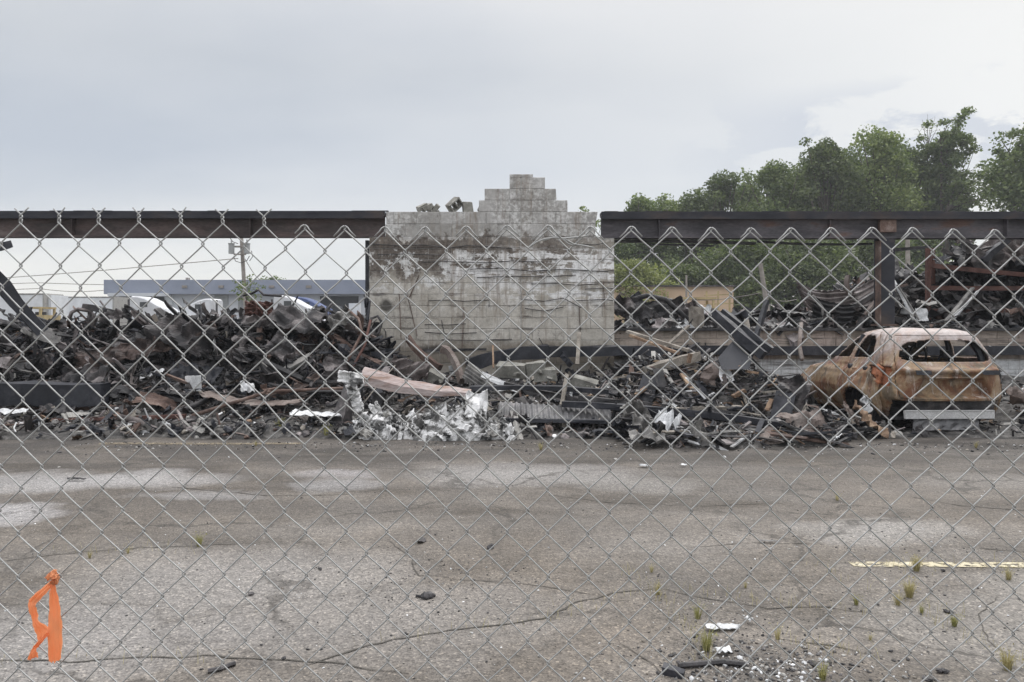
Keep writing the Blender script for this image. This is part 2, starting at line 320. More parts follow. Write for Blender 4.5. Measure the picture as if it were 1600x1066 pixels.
    t.links.new(ramp(t, mid, [(.3,(.62,.62,.62)),(.7,(.85,.85,.85))]), b.inputs['Roughness']); b.inputs['Specular IOR Level'].default_value = .35
    bp = N(t, 'ShaderNodeBump'); bp.inputs['Strength'].default_value = .7; bp.inputs['Distance'].default_value = .006
    t.links.new(math_(t, 'ADD', vo.outputs['Distance'], math_(t,'MULTIPLY',noise_(t,pos,22,5,.7),2)), bp.inputs['Height']); t.links.new(bp.outputs[0], b.inputs['Normal'])
    return m
mb = MB(); nxg, nyg = 90, 70
xs = np.concatenate([[-260,-120,-60,-30], np.linspace(-16,16,nxg), [30,60,120,260]]); ys = np.concatenate([[-40,-10], np.linspace(-1,26,nyg), [40,80,160,280]])
vs = [(x, y, 0.0 if not(-15 < x < 15 and -1 < y < 25) else .012*noise.noise(Vector((x*.5,y*.5,3)))) for x in xs for y in ys]
mb.add(vs, [(i*len(ys)+j,(i+1)*len(ys)+j,(i+1)*len(ys)+j+1,i*len(ys)+j+1) for i in range(len(xs)-1) for j in range(len(ys)-1)])
tag(mb.build('ground', asphalt(), smooth=True, origin=(0,0,0)), kind='structure')
def gz(x, y): return .012*noise.noise(Vector((x*.5,y*.5,3)))
# worn painted lines
def strip(name, pts, w, m, kind='structure', lift=.004, wob=.03, seg=.06):
    mb = MB(); P_ = [G(x,y) for x,y in pts]; out = []
    for a, c in zip(P_[:-1], P_[1:]):
        n = max(2,int((c-a).length/seg))
        for i in range(n): out.append(a.lerp(c,i/n))
    out.append(P_[-1]); vs = []; N_ = len(out)
    for i, p in enumerate(out):
        d = (out[min(i+1,N_-1)]-out[max(i-1,0)]).normalized(); sd_ = Vector((-d.y,d.x,0)); o = sd_*(wob*noise.noise(p*5)+wob*.5*noise.noise(p*17)); ww = w*(.35+.9*abs(noise.noise(p*9+Vector((0,0,3)))))*min(1,.2+min(i,N_-1-i)/4)
        for s_ in (-1,1): q = p+o+sd_*ww*s_; vs.append((q.x,q.y,.012*noise.noise(Vector((q.x*.5,q.y*.5,3)))+lift))
    mb.add(vs, [(2*i,2*i+1,2*i+3,2*i+2) for i in range(N_-1)]); return tag(mb.build(name, m), kind=kind)
CR_M = mat('crack_dirt', [(0,(.05,.046,.04)),(1,(.10,.092,.08))], 20, rough=(.9,1), bump=.3)
for pts, w in ((((470,1045),(560,1012),(700,985),(850,968),(900,942),(960,930),(1030,921)),.011),(((-20,1031),(110,1033),(210,1028),(340,1026),(560,1040),(640,1052)),.009),(((700,905),(820,912),(880,922),(945,932)),.007),
    (((850,772),(960,785),(1100,790),(1240,786)),.01),(((1030,921),(1120,940),(1200,952),(1290,948),(1380,962)),.008),(((1215,1000),(1300,1010),(1380,1030)),.009),(((-20,880),(90,866),(220,856),(400,850)),.009),
    (((1400,772),(1500,790),(1640,800)),.012),(((1080,855),(1180,848),(1290,852)),.008),(((600,840),(640,870),(655,900),(720,905)),.006),(((1500,855),(1560,861),(1640,865)),.01),(((250,760),(420,775),(560,772)),.012),(((960,1000),(1010,1030),(1040,1062)),.006),(((1560,930),(1530,960),(1545,1000),(1600,1040)),.005)):
    strip('asphalt_crack', pts, w, CR_M)
def paintmat():
    m = bpy.data.materials.new('worn_line_paint'); m.use_nodes = True; t = m.node_tree; b = t.nodes['Principled BSDF']
    g = N(t, 'ShaderNodeNewGeometry'); pos = g.outputs['Position']
    c = ramp(t, noise_(t,pos,9,5), [(.3,(.42,.36,.22)),(.7,(.68,.62,.46))]); t.links.new(c, b.inputs['Base Color']); b.inputs['Roughness'].default_value = .7
    a = ramp(t, noise_(t,pos,16,7,.75), [(.42,(0,0,0)),(.52,(.95,.95,.95))])
    at = N(t, 'ShaderNodeAttribute', attribute_name='wear'); a = math_(t,'MULTIPLY',a,1.0)
    t.links.new(a, b.inputs['Alpha']); return m
PM = paintmat()
PF = paintmat(); PF.node_tree.nodes['Color Ramp'].color_ramp.elements[0].color = (.16,.13,.09,1); PF.node_tree.nodes['Color Ramp'].color_ramp.elements[1].color = (.3,.25,.17,1)
for nm, (x0,y0,x1,y1), w in (('parking_line',(1330,884,1680,884),.1), ('parking_line',(155,694,470,694),.13)):
    a, c = G(x0,y0), G(x1,y1); mb = MB(); n = 40; vs = []
    for i in range(n+1):
        p = a.lerp(c, i/n)
        for s in (-1, 1):
            q = p+Vector((0, s*w/2+.012*noise.noise(Vector((i*.7,s,0))), 0)); vs.append((q.x,q.y,gz(q.x,q.y)+.005))
    mb.add(vs, [(2*i,2*i+2,2*i+3,2*i+1) for i in range(n)])
    o = mb.build(nm, PM if y0 > 800 else PF); tag(o, kind='structure')

# ------------------------------------------------------------------ chain link fence
FD = 1.35; fs_ = F/FD
def fpt(px, py, dy=0): return Vector(((px-800)/fs_, FD+dy, EYE-(py-HZ)/fs_))
CS = 63.3/2
def topy(px): return 346+ (px-33)*(360-346)/1500 + (4 if px > 440 else 0)
def hh(px): u = min(max(px/1600,-.4),1.4); return 34.8-1.9*u
def fdisp(p):
    q = Vector((p.x*2.2, 5.0, p.z*2.2)); r = Vector((p.x*13, 2.0, p.z*13))
    return Vector(((noise.noise(q)*.006+noise.noise(r)*.0022), noise.noise(q+Vector((9,0,0)))*.02, noise.noise(q+Vector((0,9,4)))*.006+noise.noise(r+Vector((3,3,3)))*.0022))
WR = .00132
def wire(mbx, k, top_twist):
    # wire k runs between node column k and k+1; top node at j=0 for even columns
    c0 = 33+k*CS; pts = []; NR = 22*2
    j0 = 0 if k % 2 == 0 else 0
    for j in range(0, NR):
        # position at row j: column k if (k+j) even else k+1 
        left = ((k+j) % 2 == 0); left2 = not left
        def node(l, jj):
            px = c0 if l else c0+CS; e = (-1 if l else 1)*1.9
            return px+e, topy(px)+hh(px)*jj
        xa, ya = node(left, j); xb, yb = node(left2, j+1); d = -1 if left else 1
        for s, kk, dd in ((0,0,0),(.05,.02,.8),(.13,.12,1),(.5,.5,1),(.87,.88,1),(.95,.98,.8)):
            pts.append(fpt(xa+(xb-xa)*kk, ya+(yb-ya)*s, d*WR*1.15*dd))
    return pts, c0
def make_fence():
    root = empty('chain_link_fence', (0, FD, 0), 'galvanised chain link fence in front, its top wire tips twisted on the left', 'fence')
    mbs = [MB(), MB()]
    for k in range(-60, 112):
        pts, c0 = wire(None, k, 0); tw = (c0+CS/2) < 440; m = mbs[0 if tw else 1]
        top_col = k if k % 2 == 0 else k+1; tx = 33+top_col*CS; ty = topy(tx)
        sgn = 1 if k % 2 == 0 else -1        # wire hangs to the right (+) or left (-) of its top node
        if k % 2: pts = pts  # first point is column k+1 when k odd
        pre = []
        if tw:      # twist then barb
            hgt = 13
            barb = random.uniform(9,13)
            pre = [fpt(tx-sgn*barb, ty-hgt-7-random.uniform(0,3), 0), fpt(tx-sgn*3, ty-hgt-1, 0)]
            for i in range(9):
                a = math.pi*(i/8)*2+(0 if sgn > 0 else math.pi); pre.append(fpt(tx+1.9*math.cos(a)*-1, ty-hgt+hgt*i/8*.9, 1.9*math.sin(a)/fs_))
        else:       # folded knuckle: tip doubled back along the neighbour's leg
            L = random.uniform(.45,.75)
            q = (tx-sgn*CS*L, ty+hh(tx)*L-5)
            pre = [fpt(q[0], q[1]-1, -.0045), fpt(tx-sgn*CS*L*.5, ty+hh(tx)*L*.5-5.5, -.0050), fpt(tx-sgn*5, ty-1.5, -.004), fpt(tx-sgn*1.5, ty-4, -.002), fpt(tx+sgn*2.5, ty-3, .001)]
        pp = pre+pts[1:]
        m.tube([p+fdisp(p) for p in pp], WR, 6)
    mbs[0].build('mesh_panel', M['galv'], root, smooth=True); mbs[1].build('mesh_panel', M['galv'], root, smooth=True)
    m = MB()
    for path in (((829,386),(838,379),(850,374),(868,371),(884,375),(896,382),(914,385),(928,388)), ((848,377),(862,372),(880,373),(905,371),(918,369)), ((868,366),(876,372),(888,382),(898,384))):
        m.tube([fpt(x, y, -.006) for x, y in path], .0016, 6)
    m.build('loose_wire', M['galv'], root, smooth=True)
make_fence()
U_ = random.uniform
# orange flagging tape tied to the mesh
TD = -.012
tr_ = empty('flagging_tape', fpt(90,1030,TD), 'orange plastic flagging tape knotted on the fence mesh at lower left', 'tape')
def ribbon(path, name, dz=TD):
    mb = MB(); vs = []; n = 0
    fine = []
    for i in range(len(path)-1):
        for s in range(5):
            u = s/5; fine.append([path[i][q]*(1-u)+path[i+1][q]*u for q in range(4)])
    fine.append(list(path[-1]))
    K = 8; fr = [random.uniform(-7,2) for _ in range(K+1)]
    for i, (xl, yl, xr, yr) in enumerate(fine):
        for q in range(K+1):
            u = q/K; b = .0022*(abs(((u*2.3+i*.013)%1)-.5)*2)+.0012*math.sin(i*.5+u*2)
            vs.append(fpt(xl+(xr-xl)*u+.5*math.sin(i*1.3)*(q in (0,K)), yl+(yr-yl)*u+(fr[q] if i == len(fine)-1 else 0), dz+b))
    n = len(vs); vs2 = [v+Vector((0,.0006,0)) for v in vs]; fs = []; w = K+1
    for i in range(len(fine)-1):
        for q in range(K): a = i*w+q; fs.append((a,a+1,a+w+1,a+w)); fs.append((n+a,n+a+w,n+a+w+1,n+a+1))
    mb.add(vs+vs2, fs); return mb.build(name, M['tape'], tr_, smooth=False)
ribbon([(85,905,93,905),(85,912,93,912),(83,926,95,925),(82,946,100,945),(81.5,967,103,967),(80.5,1000,102.5,1000),(81.5,1032,101,1030)], 'tail')
ribbon([(85,904,90,911),(72,915,80,922),(60,925,70,932),(50,935,62,941),(50,944,63,945),(54,958,65,958),(56,967,66,966),(60,978,74,972),(63,988,84,979),(66,1000,82,986)], 'tail')
ribbon([(80,983,84.5,986),(73,991,77.5,995),(65,1000,69.5,1004),(60,1005,66,1008),(56,1014,68,1013),(52,1027,69,1022)], 'tail', TD-.006)
mb = MB()
for i in range(12):
    c = fpt(90+U_(-3,3), 898+U_(-6,5), TD-.003+U_(-.003,.002)); mb.sheet(c, .014, .009, Euler((R(90)+U_(-.6,.6),U_(-1,1),U_(0,3))), nx=6, ny=4, folds=5, amp=.5, curl=U_(-120,120), th=.0006, ragged=.15)
mb.build('knot', M['tape'], tr_, smooth=True)

# ------------------------------------------------------------------ block wall
WD = 15.4; ws_ = F/WD; CH = 18.0/ws_; BL = 36.2/ws_
def wallmat(name, low=False):
    m = bpy.data.materials.new(name); m.use_nodes = True; t = m.node_tree; b = t.nodes['Principled BSDF']
    g = N(t, 'ShaderNodeNewGeometry'); pos = g.outputs['Position']; sp = N(t, 'ShaderNodeSeparateXYZ'); t.links.new(pos, sp.inputs[0]); z = sp.outputs[2]; x = sp.outputs[0]
    def nz(sc, loc=(0,0,0), k=1, d=6, r_=.65): return noise_(t, mapping(t,pos,sc,loc), k, d, r_)
    nb = nz((1,1,1),(2,0,0),.9,5,.6); nm = nz((1,1,1),(0,4,0),3.0,8,.7); nf = nz((1,1,1),(0,0,0),14,6,.75)
    nh = nz((.45,1,5),(0,0,1),2.0,7,.7); nv = nz((3.6,1,.4),(6,0,0),1.5,7,.7); isl = g.outputs['Random Per Island']
    def msk(f, a_, b_, k=1): return ramp(t, f, [(a_,(0,0,0)),(b_,(k,k,k))])
    def mul(*q):
        o = q[0]
        for w in q[1:]: o = mixc(t, 1.0, o, w, 'MULTIPLY')
        return o
    def hz(z0, z1, z2, z3, wob=.5): # band in height, wobbling
        return ramp(t, math_(t,'DIVIDE',math_(t,'ADD',z,math_(t,'MULTIPLY',math_(t,'SUBTRACT',nm,.5),wob*2)),6), [(z0/6,(0,0,0)),(z1/6,(1,1,1)),(z2/6,(1,1,1)),(z3/6,(0,0,0))])
    grey = ramp(t, nm, [(.32,(.33,.325,.31)),(.5,(.42,.41,.395)),(.68,(.5,.495,.48))])
    if low:
        c = mixc(t, msk(nb,.4,.6), mul(grey,(.85,.75,.65)), (.42,.35,.31)); c = mul(c, ramp(t, isl, [(0,(.8,.8,.8)),(1,(1.12,1.12,1.12))]))
        c = mixc(t, ramp(t, z, [(.84,(1,1,1)),(.9,(0,0,0))]), c, ramp(t, nm, [(.35,(.25,.25,.25)),(.45,(.6,.61,.62)),(.7,(.72,.73,.74))]))
        c = mixc(t, msk(nh,.52,.62,.8), c, (.10,.09,.08)); c = mixc(t, msk(nv,.55,.65,.6), c, (.16,.13,.11))
    else:
        grey = mul(grey, ramp(t, isl, [(0,(.80,.79,.77)),(.5,(1,1,1)),(1,(1.1,1.1,1.11))]))
        body = ramp(t, nm, [(.32,(.44,.415,.37)),(.5,(.52,.495,.45)),(.68,(.58,.56,.52))]); body = mul(body, ramp(t, isl, [(0,(.88,.87,.85)),(1,(1.06,1.06,1.06))]))
        c = mixc(t, hz(-1,-.5,3.35,3.42,.08), grey, body)
        # efflorescence on the upper courses
        c = mixc(t, mul(msk(nf,.47,.55,.7), msk(nb,.48,.56), hz(3.4,3.45,6,7,0)), c, (.64,.64,.63))
        # soot band below the bearing course, ragged lower edge
        sb = mul(hz(2.5,2.72,3.42,3.46,.6), ramp(t, math_(t,'ADD',math_(t,'MULTIPLY',x,-.10),nb), [(.3,(.5,.5,.5)),(.6,(1,1,1))]))
        c = mixc(t, mul(sb,(.97,.97,.97)), c, ramp(t, nf, [(.3,(.075,.063,.055)),(.5,(.135,.115,.10)),(.7,(.22,.20,.18))]))
        # surviving white paint: flaky, strongest to the right and in the middle
        wz = ramp(t, math_(t,'ADD',math_(t,'MULTIPLY',x,.16),nb), [(.30,(.0,.0,.0)),(.52,(1,1,1))])
        wp_ = mul(msk(math_(t,'ADD',math_(t,'MULTIPLY',nm,.5),math_(t,'MULTIPLY',nh,.5)),.485,.515), wz, hz(1.9,2.3,3.15,3.3,.35))
        c = mixc(t, wp_, c, (.84,.84,.84))
        c = mixc(t, mul(msk(nz((1,1,1),(9,0,3),2.4,8,.75),.52,.55), hz(2.2,2.5,3.1,3.2,.3)), c, (.72,.72,.71))
        jf = math_(t,'FRACT',math_(t,'DIVIDE',math_(t,'ADD',math_(t,'SUBTRACT',z,EYE-(370-HZ)/ws_-20*CH),math_(t,'MULTIPLY',math_(t,'SUBTRACT',nm,.5),.10)),CH)); jd = math_(t,'ABSOLUTE',math_(t,'SUBTRACT',jf,.0)); jd = math_(t,'MINIMUM',jf,math_(t,'SUBTRACT',1.0,jf))
        c = mixc(t, mul(ramp(t,jd,[(.06,(1,1,1)),(.17,(0,0,0))]), msk(nz((.55,1,.9),(1,0,8),1.5,6,.7),.53,.60,.8), hz(1.2,1.5,3.35,3.45,.1)), c, (.085,.075,.068))
        # dark streaks along joints, runs and blotches
        c = mixc(t, mul(msk(nh,.60,.70,.6), hz(1.2,1.6,3.3,3.45,.3)), c, (.16,.14,.12))
        c = mixc(t, msk(nv,.52,.64,.65), c, (.25,.205,.165))
        c = mixc(t, mul(msk(nz((1,1,1),(5,0,2),4.0,8,.78),.57,.64,.55)), c, (.18,.16,.14))
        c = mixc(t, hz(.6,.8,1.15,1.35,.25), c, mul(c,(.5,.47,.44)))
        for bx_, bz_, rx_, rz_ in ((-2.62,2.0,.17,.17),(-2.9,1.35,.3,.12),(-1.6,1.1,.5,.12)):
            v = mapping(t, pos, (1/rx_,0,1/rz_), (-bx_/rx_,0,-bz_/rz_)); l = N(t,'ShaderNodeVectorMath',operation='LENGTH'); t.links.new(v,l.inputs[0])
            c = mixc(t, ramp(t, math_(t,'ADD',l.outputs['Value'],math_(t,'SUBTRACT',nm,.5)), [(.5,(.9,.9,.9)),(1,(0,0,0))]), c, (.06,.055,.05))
    c = mixc(t, .8, c, ramp(t, nf, [(.3,(.72,.72,.72)),(.7,(1.22,1.22,1.22))]), 'MULTIPLY')
    t.links.new(c, b.inputs['Base Color']); b.inputs['Roughness'].default_value = .9; b.inputs['Specular IOR Level'].default_value = .25
    bp = N(t, 'ShaderNodeBump'); bp.inputs['Strength'].default_value = .7; bp.inputs['Distance'].default_value = .012; t.links.new(noise_(t,pos,40,6,.75), bp.inputs['Height']); t.links.new(bp.outputs[0], b.inputs['Normal'])
    return m
WM = wallmat('block_wall'); LM = wallmat('low_wall', True)
M['mortar'] = mat('mortar', [(0,(.3,.29,.28)),(1,(.42,.41,.39))], 3, rough=(.9,1), bump=.4, fine=.3)
M['block'] = mat('loose_block', [(0,(.13,.125,.115)),(.5,(.24,.235,.21)),(1,(.36,.355,.33))], 6, rough=(.9,1), bump=.6, fine=.3)
def bevblock(mb, x0, x1, y0, y1, z0, z1, b=.007, jag=0, mi=0):
    # block with chamfered front edges
    x0 += .003; x1 -= .003; z0 += .003; z1 -= .003; off = random.uniform(-.005,.005); y0 += off
    r = lambda: random.uniform(.4,1.6)*b
    vs = [(x0,y0+b,z0),(x1,y0+b,z0),(x1,y0+b,z1),(x0,y0+b,z1),(x0+r(),y0,z0+r()),(x1-r(),y0,z0+r()),(x1-r(),y0,z1-r()),(x0+r(),y0,z1-r()),(x0,y1,z0),(x1,y1,z0),(x1,y1,z1),(x0,y1,z1)]
    if jag:
        vs = [(v[0]+random.uniform(-jag,jag)*(v[0] > (x0+x1)/2), v[1], v[2]) for v in vs]
    mb.add(vs, ((4,5,6,7),(0,1,5,4),(1,2,6,5),(2,3,7,6),(3,0,4,7),(0,8,9,1),(1,9,10,2),(2,10,11,3),(3,11,8,0),(8,11,10,9)), mi)
def xw(px): return (px-800)/ws_
def zw(py): return EYE-(py-HZ)/ws_
wall = empty('block_wall', (xw(768),WD,0), 'broken grey concrete block wall standing alone with a stepped peak and scorched face', 'wall')
rows = []  # (ytop, ybottom, pxl, pxr)
rows += [(277,295,796,851),(295,313,757,869),(313,331,748,887),(331,350,603,932),(350,370,602,930)]
y = 370; 
while y < 640: rows.append((y, y+18, 577, 960)); y += 18
JX = xw(814)
mu, ml, mo = MB(), MB(), MB()
for ri, (ya, yb, pl, pr) in enumerate(rows):
    z1, z0 = zw(ya), zw(yb); xl, xr = xw(pl), xw(pr); mbx = mu if ya < 370 else ml
    if z1 < 0: break
    z0 = max(z0, -.05)
    cuts = [xl]; ph = (ri % 2)*BL/2
    k = JX-ph if ph else JX
    left = []; xx = JX-(BL/2 if ri % 2 else 0)
    if ri % 2: left.append(JX)
    while xx > xl+.08: left.append(xx); xx -= BL
    left.append(xl); left = sorted(set(left))
    right = [JX]; xx = JX+(BL/2 if ri % 2 else BL)
    while xx < xr-.08: right.append(xx); xx += BL
    right.append(xr)
    jit = 0 if ya >= 370 else .012
    for seg, isr in ((left,0),(right,1)):
        for a, c in zip(seg[:-1], seg[1:]):
            if c-a < .02: continue
            last = (c == xr or a == xl)
            bevblock(mbx, a+(.006 if isr and a == JX else 0), c-(.006 if not isr and c == JX else 0), WD, WD+.28, z0, z1+(random.uniform(-.0,.0)), jag=.03 if (c == xr and ya < 370) else 0)
    mo.box(((xl+xr)/2, WD+.135, (z0+z1)/2), (xr-xl-.02, .25, z1-z0+(0 if ri not in (0,) else -.03)))
# cap block and thin slab on the peak
bevblock(mu, xw(796), xw(833), WD+.01, WD+.27, zw(277), zw(272)); 
# corner notch blocks where the wall is broken
mu.box((xw(752),WD+.14,zw(325)), (.12,.25,.14), Euler((0,.5,0))); 
mu.build('upper_course', WM, wall); ml.build('lower_course', WM, wall)
mo.build('mortar_joint', M['mortar'], wall)
# bearing ledge and dark pocket
# hanging joint wires and bars on the face
mb = MB()
def wpx(px, py, d=.03): return Vector((xw(px), WD-d, zw(py)))
for pts in (((582,382),(620,384),(660,383),(690,386)),((700,388),(730,384),(770,386),(800,389)),((590,398),(640,397),(690,399)),((660,410),(700,409),(760,411),(800,408),(850,410)),
    ((735,421),(780,419),(830,424),(880,421),(950,425)),((745,434),(800,432),(850,433),(900,430)),((830,444),(870,443),(900,446),(935,444)),((670,470),(700,469),(725,471),(765,469),(764,480)),
    ((815,468),(850,471),(880,466),(908,481)),((820,482),(850,486),(880,480)),((664,507),(700,508),(728,506)),((664,519),(700,522),(745,520)),((690,531),(740,532),(800,530)),
    ((600,514),(603,518),(604,540),(602,545)),((690,500),(694,520),(702,535)),((896,382),(930,383),(945,380)),((860,556),(852,545),(842,528)),((914,452),(950,450),(958,451)),((900,470),(945,468),(958,470))):
    mb.tube([wpx(*p) for p in pts], .009, 5)
mb.build('joint_wire', M['char'], wall)
mb = MB()
for px0, py0, px1, py1, w in ((635,455,652,525,.02),(655,430,640,465,.03),(624,460,627,530,.02),(725,480,722,545,.03),(905,480,907,530,.02),(943,440,944,480,.02)):
    mb.bar(wpx(px0,py0,.02), wpx(px1,py1,.02), w, .012)
mb.build('stain_strap', M['rust'], wall)
# loose blocks lying on the wall top
for i, (px, py, rz, rx, n, lb, w) in enumerate(((658,326,.4,.5,2,'pair of tilted block fragments at the left of the wall top',.22),(672,325,-.3,.9,2,'jagged block fragment leaning beside the pair on the wall top',.17),(709,321,.5,.75,1,'hollow block tipped on its corner on the wall top',.34),(730,321,.1,.1,1,'small upright block stump at the foot of the stepped peak',.2))):
    mb = MB()
    for q in range(n):
        c = Vector((xw(px)+q*.11, WD+.13, zw(331)+ w*.42+.02)); E = Euler((rx*.3, -rx, rz))
        hw = w*.5
        if i == 2:
            Mx = E.to_matrix()
            for dx, dz, sx, sz in ((0,.105,.36,.035),(0,-.105,.36,.035),(-.165,0,.03,.175),(.165,0,.03,.175),(0,0,.03,.175)):
                mb.box(c+Mx@Vector((dx*.8,0,dz*.8)), (sx*.8,.2,sz*.8), E, jit=.06)
        else: mb.box(c, (w,.16,w*.45 if i != 3 else w*1.1), E, jit=.18); mb.chunk(c+Vector((.03,-.03,-.06)), .07)
    tag(mb.build('broken_block', M['block']), lb, 'block')

# low wall to the right of the block wall
lw = empty('low_wall', (8,WD+.4,0), 'long low concrete block wall with scorched ledge behind the burnt car', 'wall')
mb = MB(); y0 = WD+.35
zz = 0; r_ = 0; ztop = EYE-(517-HZ)/F*y0
while zz < ztop-.02:
    z1 = min(zz+.22, ztop); xx = 2.05-(.22 if r_ % 2 else 0)
    while xx < 15: bevblock(mb, max(xx,2.05), xx+.46, y0, y0+.28, zz, z1); xx += .46
    zz = z1; r_ += 1
mb.build('course', LM, lw)
mb = MB(); mb.box((8.5,y0+.14,ztop/2-.01),(12.8,.25,ztop-.03)); mb.build('mortar_joint', M['mortar'], lw)
mb = MB(); mb.box((8.52,y0+.12,ztop+.03),(12.95,.42,.055), jit=0); 
for i in range(60): mb.chunk((random.uniform(2.2,15), y0+random.uniform(-.05,.2), ztop+.07), random.uniform(.03,.1))
mb.build('ledge', M['char'], lw)
mb = MB(); zb = EYE-(547-HZ)/F*(y0-.1)
for a, c in ((2.1,5.2),(5.25,8.7),(8.75,14.9)): mb.bar((a,y0-.1,zb+random.uniform(-.02,.02)),(c,y0-.1,zb+random.uniform(-.02,.02)),.14,.19)
mb.build('ledger_beam', M['black'], lw)

# ------------------------------------------------------------------ steel beams and column
def steel(name, px0, x_end, ytop, ybot, label, m, left):
    z1, z0 = zw(ytop), zw(ybot); h = z1-z0; zc_ = (z0+z1)/2; yb = WD+.14
    xa, xb = (x_end, xw(px0)) if left else (xw(px0), x_end)
    root = empty(name, ((xa+xb)/2, yb, z0), label, 'beam', 'steel beams spanning out from the block wall')
    mb = MB(); n = 24; mb.ibeam((xa,yb,zc_-.03),(xb,yb,zc_-.03),.3,h-.06,.028,n=n); mb.build('web', m, root)
    k_ = xa+1.2
    while k_ < xb-.5:
        mb = MB(); mb.box((k_,yb-.083,zc_-.03),(.014,.13,h-.12)); 
        for q in range(4): mb.chunk((k_+.08,yb-.02,z0+.1+q*.1), .016)
        mb.build('stiffener', m, root); k_ += 3.4+random.uniform(-.4,.4)
    mb = MB(); mb.box(((xa+xb)/2,yb,z1-.028),(xb-xa+.004,.36,.055)); mb.box(((xa+xb)/2,yb-.165,z1-.105),(xb-xa,.02,.10));  # dark plate and front lip added to draw the beam's dark top band
    for i in range(14): mb.box((random.uniform(xa,xb),yb-.1,z1+.006),(random.uniform(.1,.5),.1,.012))
    mb.build('dark_top_band', M['beamdark'], root)
    return root, xa, xb, yb, z0, z1
rl, *_ = steel('steel_beam', 600, -17, 330, 370, 'long brown scorched steel I-beam running left from the block wall', M['beam'], True)
rr, xa, xb, yb, z0, z1 = steel('steel_beam', 940, 17, 331, 372, 'long grey scorched steel I-beam running right from the block wall', M['beamblue'], False)
mb = MB()
for px in (1388,): mb.box((xw(px),yb-.09,(z0+z1)/2-.02),(.34,.1,.26))
mb.build('splice_plate', M['rust'], rr)
mb = MB()
mb.bar((xw(960),yb+.05,z0-.05),(xw(1185),yb+.1,z0-.09),.16,.05, n=8, bend=.02); mb.bar((xw(1010),yb+.1,z0-.1),(xw(1120),yb+.1,z0-.14),.1,.03); mb.bar((xw(1190),yb+.1,z0-.05),(xw(1370),yb+.1,z0-.1),.1,.04,n=4,bend=-.03)
mb.build('hanging_strip', M['char'], rr)
mb = MB(); cxp = xw(1387); mb.prof((cxp,yb,EYE-(510-HZ)/ws_),(cxp,yb,z0),[(-.15,-.14),(.15,-.14),(.15,-.115),(.014,-.115),(.014,.115),(.15,.115),(.15,.14),(-.15,.14),(-.15,.115),(-.014,.115),(-.014,-.115),(-.15,-.115)])
col_ = empty('steel_column', (cxp,yb,EYE-(510-HZ)/ws_), 'upright rusty steel column carrying the right-hand beam above the low wall', 'column')
mb.build('shaft', M['beamdark'], col_)
mb = MB(); mb.box((cxp-.155,yb-.05,2.5),(.02,.22,1.75)); mb.box((cxp,yb,EYE-(508-HZ)/ws_),(.4,.36,.04)); mb.build('edge_plate', M['rust'], col_)

# ------------------------------------------------------------------ rubble heaps: height field
def sm(a, b, x): t = min(max((x-a)/(b-a),0),1); return t*t*(3-2*t)
def H(x, y):
    n = noise.noise(Vector((x*.8,y*.8,1)))*.5+noise.noise(Vector((x*2.1,y*2.1,4)))*.28+noise.noise(Vector((x*5,y*5,7)))*.12
    L = 1-sm(-3.1,-2.1,x); Rt = sm(1.4,2.6,x)*(1-sm(4.1,5.1,x))
    fe = 10.45+.25*noise.noise(Vector((x*.9,0,2)))-(.75 if 1.4 < x < 4.9 else 0)*sm(1.4,2,x)*(1-sm(4.2,4.9,x))
    h = 0
    e = sm(fe, fe+.5, y)
    h += L*(.10*e+.22*sm(11,12.4,y)+.98*sm(12.5,14.4,y)+.1*sm(-7,-4,x)*sm(13,14.4,y))*(1-sm(17.5,20,y))
    if x < 2 and y < WD+.1 or x < -2.5: h += (1-L)*(1-Rt)*(1-sm(1.5,2.2,x))*(.08*e+.3*sm(11.3,13.3,y)+.15*sm(13.5,15.3,y))*(1-sm(17,19,y))
    if y < WD+.3: h += Rt*(.10*e+.30*sm(fe+.6,11.6,y)+.42*sm(11.2,12.8,y))
    if x > 4.1 and y < WD+.3: h += sm(4.1,5.1,x)*e*(.05+.28*sm(7.6,8.4,x)*sm(10.6,12,y)+.2*sm(14.6,15.5,y))
    if y > WD+.5 and x > 1.9: h = 1.34+.22*sm(WD+.5,18,y)*sm(3.5,5,x)+.2*sm(6.2,9,x)+.75*sm(7.9,9.3,x)*sm(16.5,18,y); h *= (1-sm(21,24,y))
    if y > WD+.1 and -2.4 < x <= 1.9: h = .5*(1-sm(17,19,y))
    return max(h+n*(.06+.25*min(h,1))*e, -.05) if h > .01 else -.05
mb = MB(); X = np.arange(-15, 15.01, .12); Y = np.arange(9.0, 24.4, .12)
vs = [(x, y, H(x,y)) for x in X for y in Y]; ny_ = len(Y)
mb.add(vs, [(i*ny_+j,(i+1)*ny_+j,(i+1)*ny_+j+1,i*ny_+j+1) for i in range(len(X)-1) for j in range(ny_-1) if max(vs[i*ny_+j][2],vs[(i+1)*ny_+j][2],vs[i*ny_+j+1][2],vs[(i+1)*ny_+j+1][2]) > -.04])
M['heap'] = mat('rubble_soil', [(0,(.018,.018,.019)),(.4,(.045,.042,.04)),(.7,(.10,.095,.09)),(1,(.22,.21,.2))], 7, 8, rough=(.7,1), bump=1, bscale=30, fine=.5)
tag(mb.build('rubble_heap', M['heap'], origin=(0,13,0)), 'dark ashy rubble heaped where the building stood', 'rubble', kind='stuff')

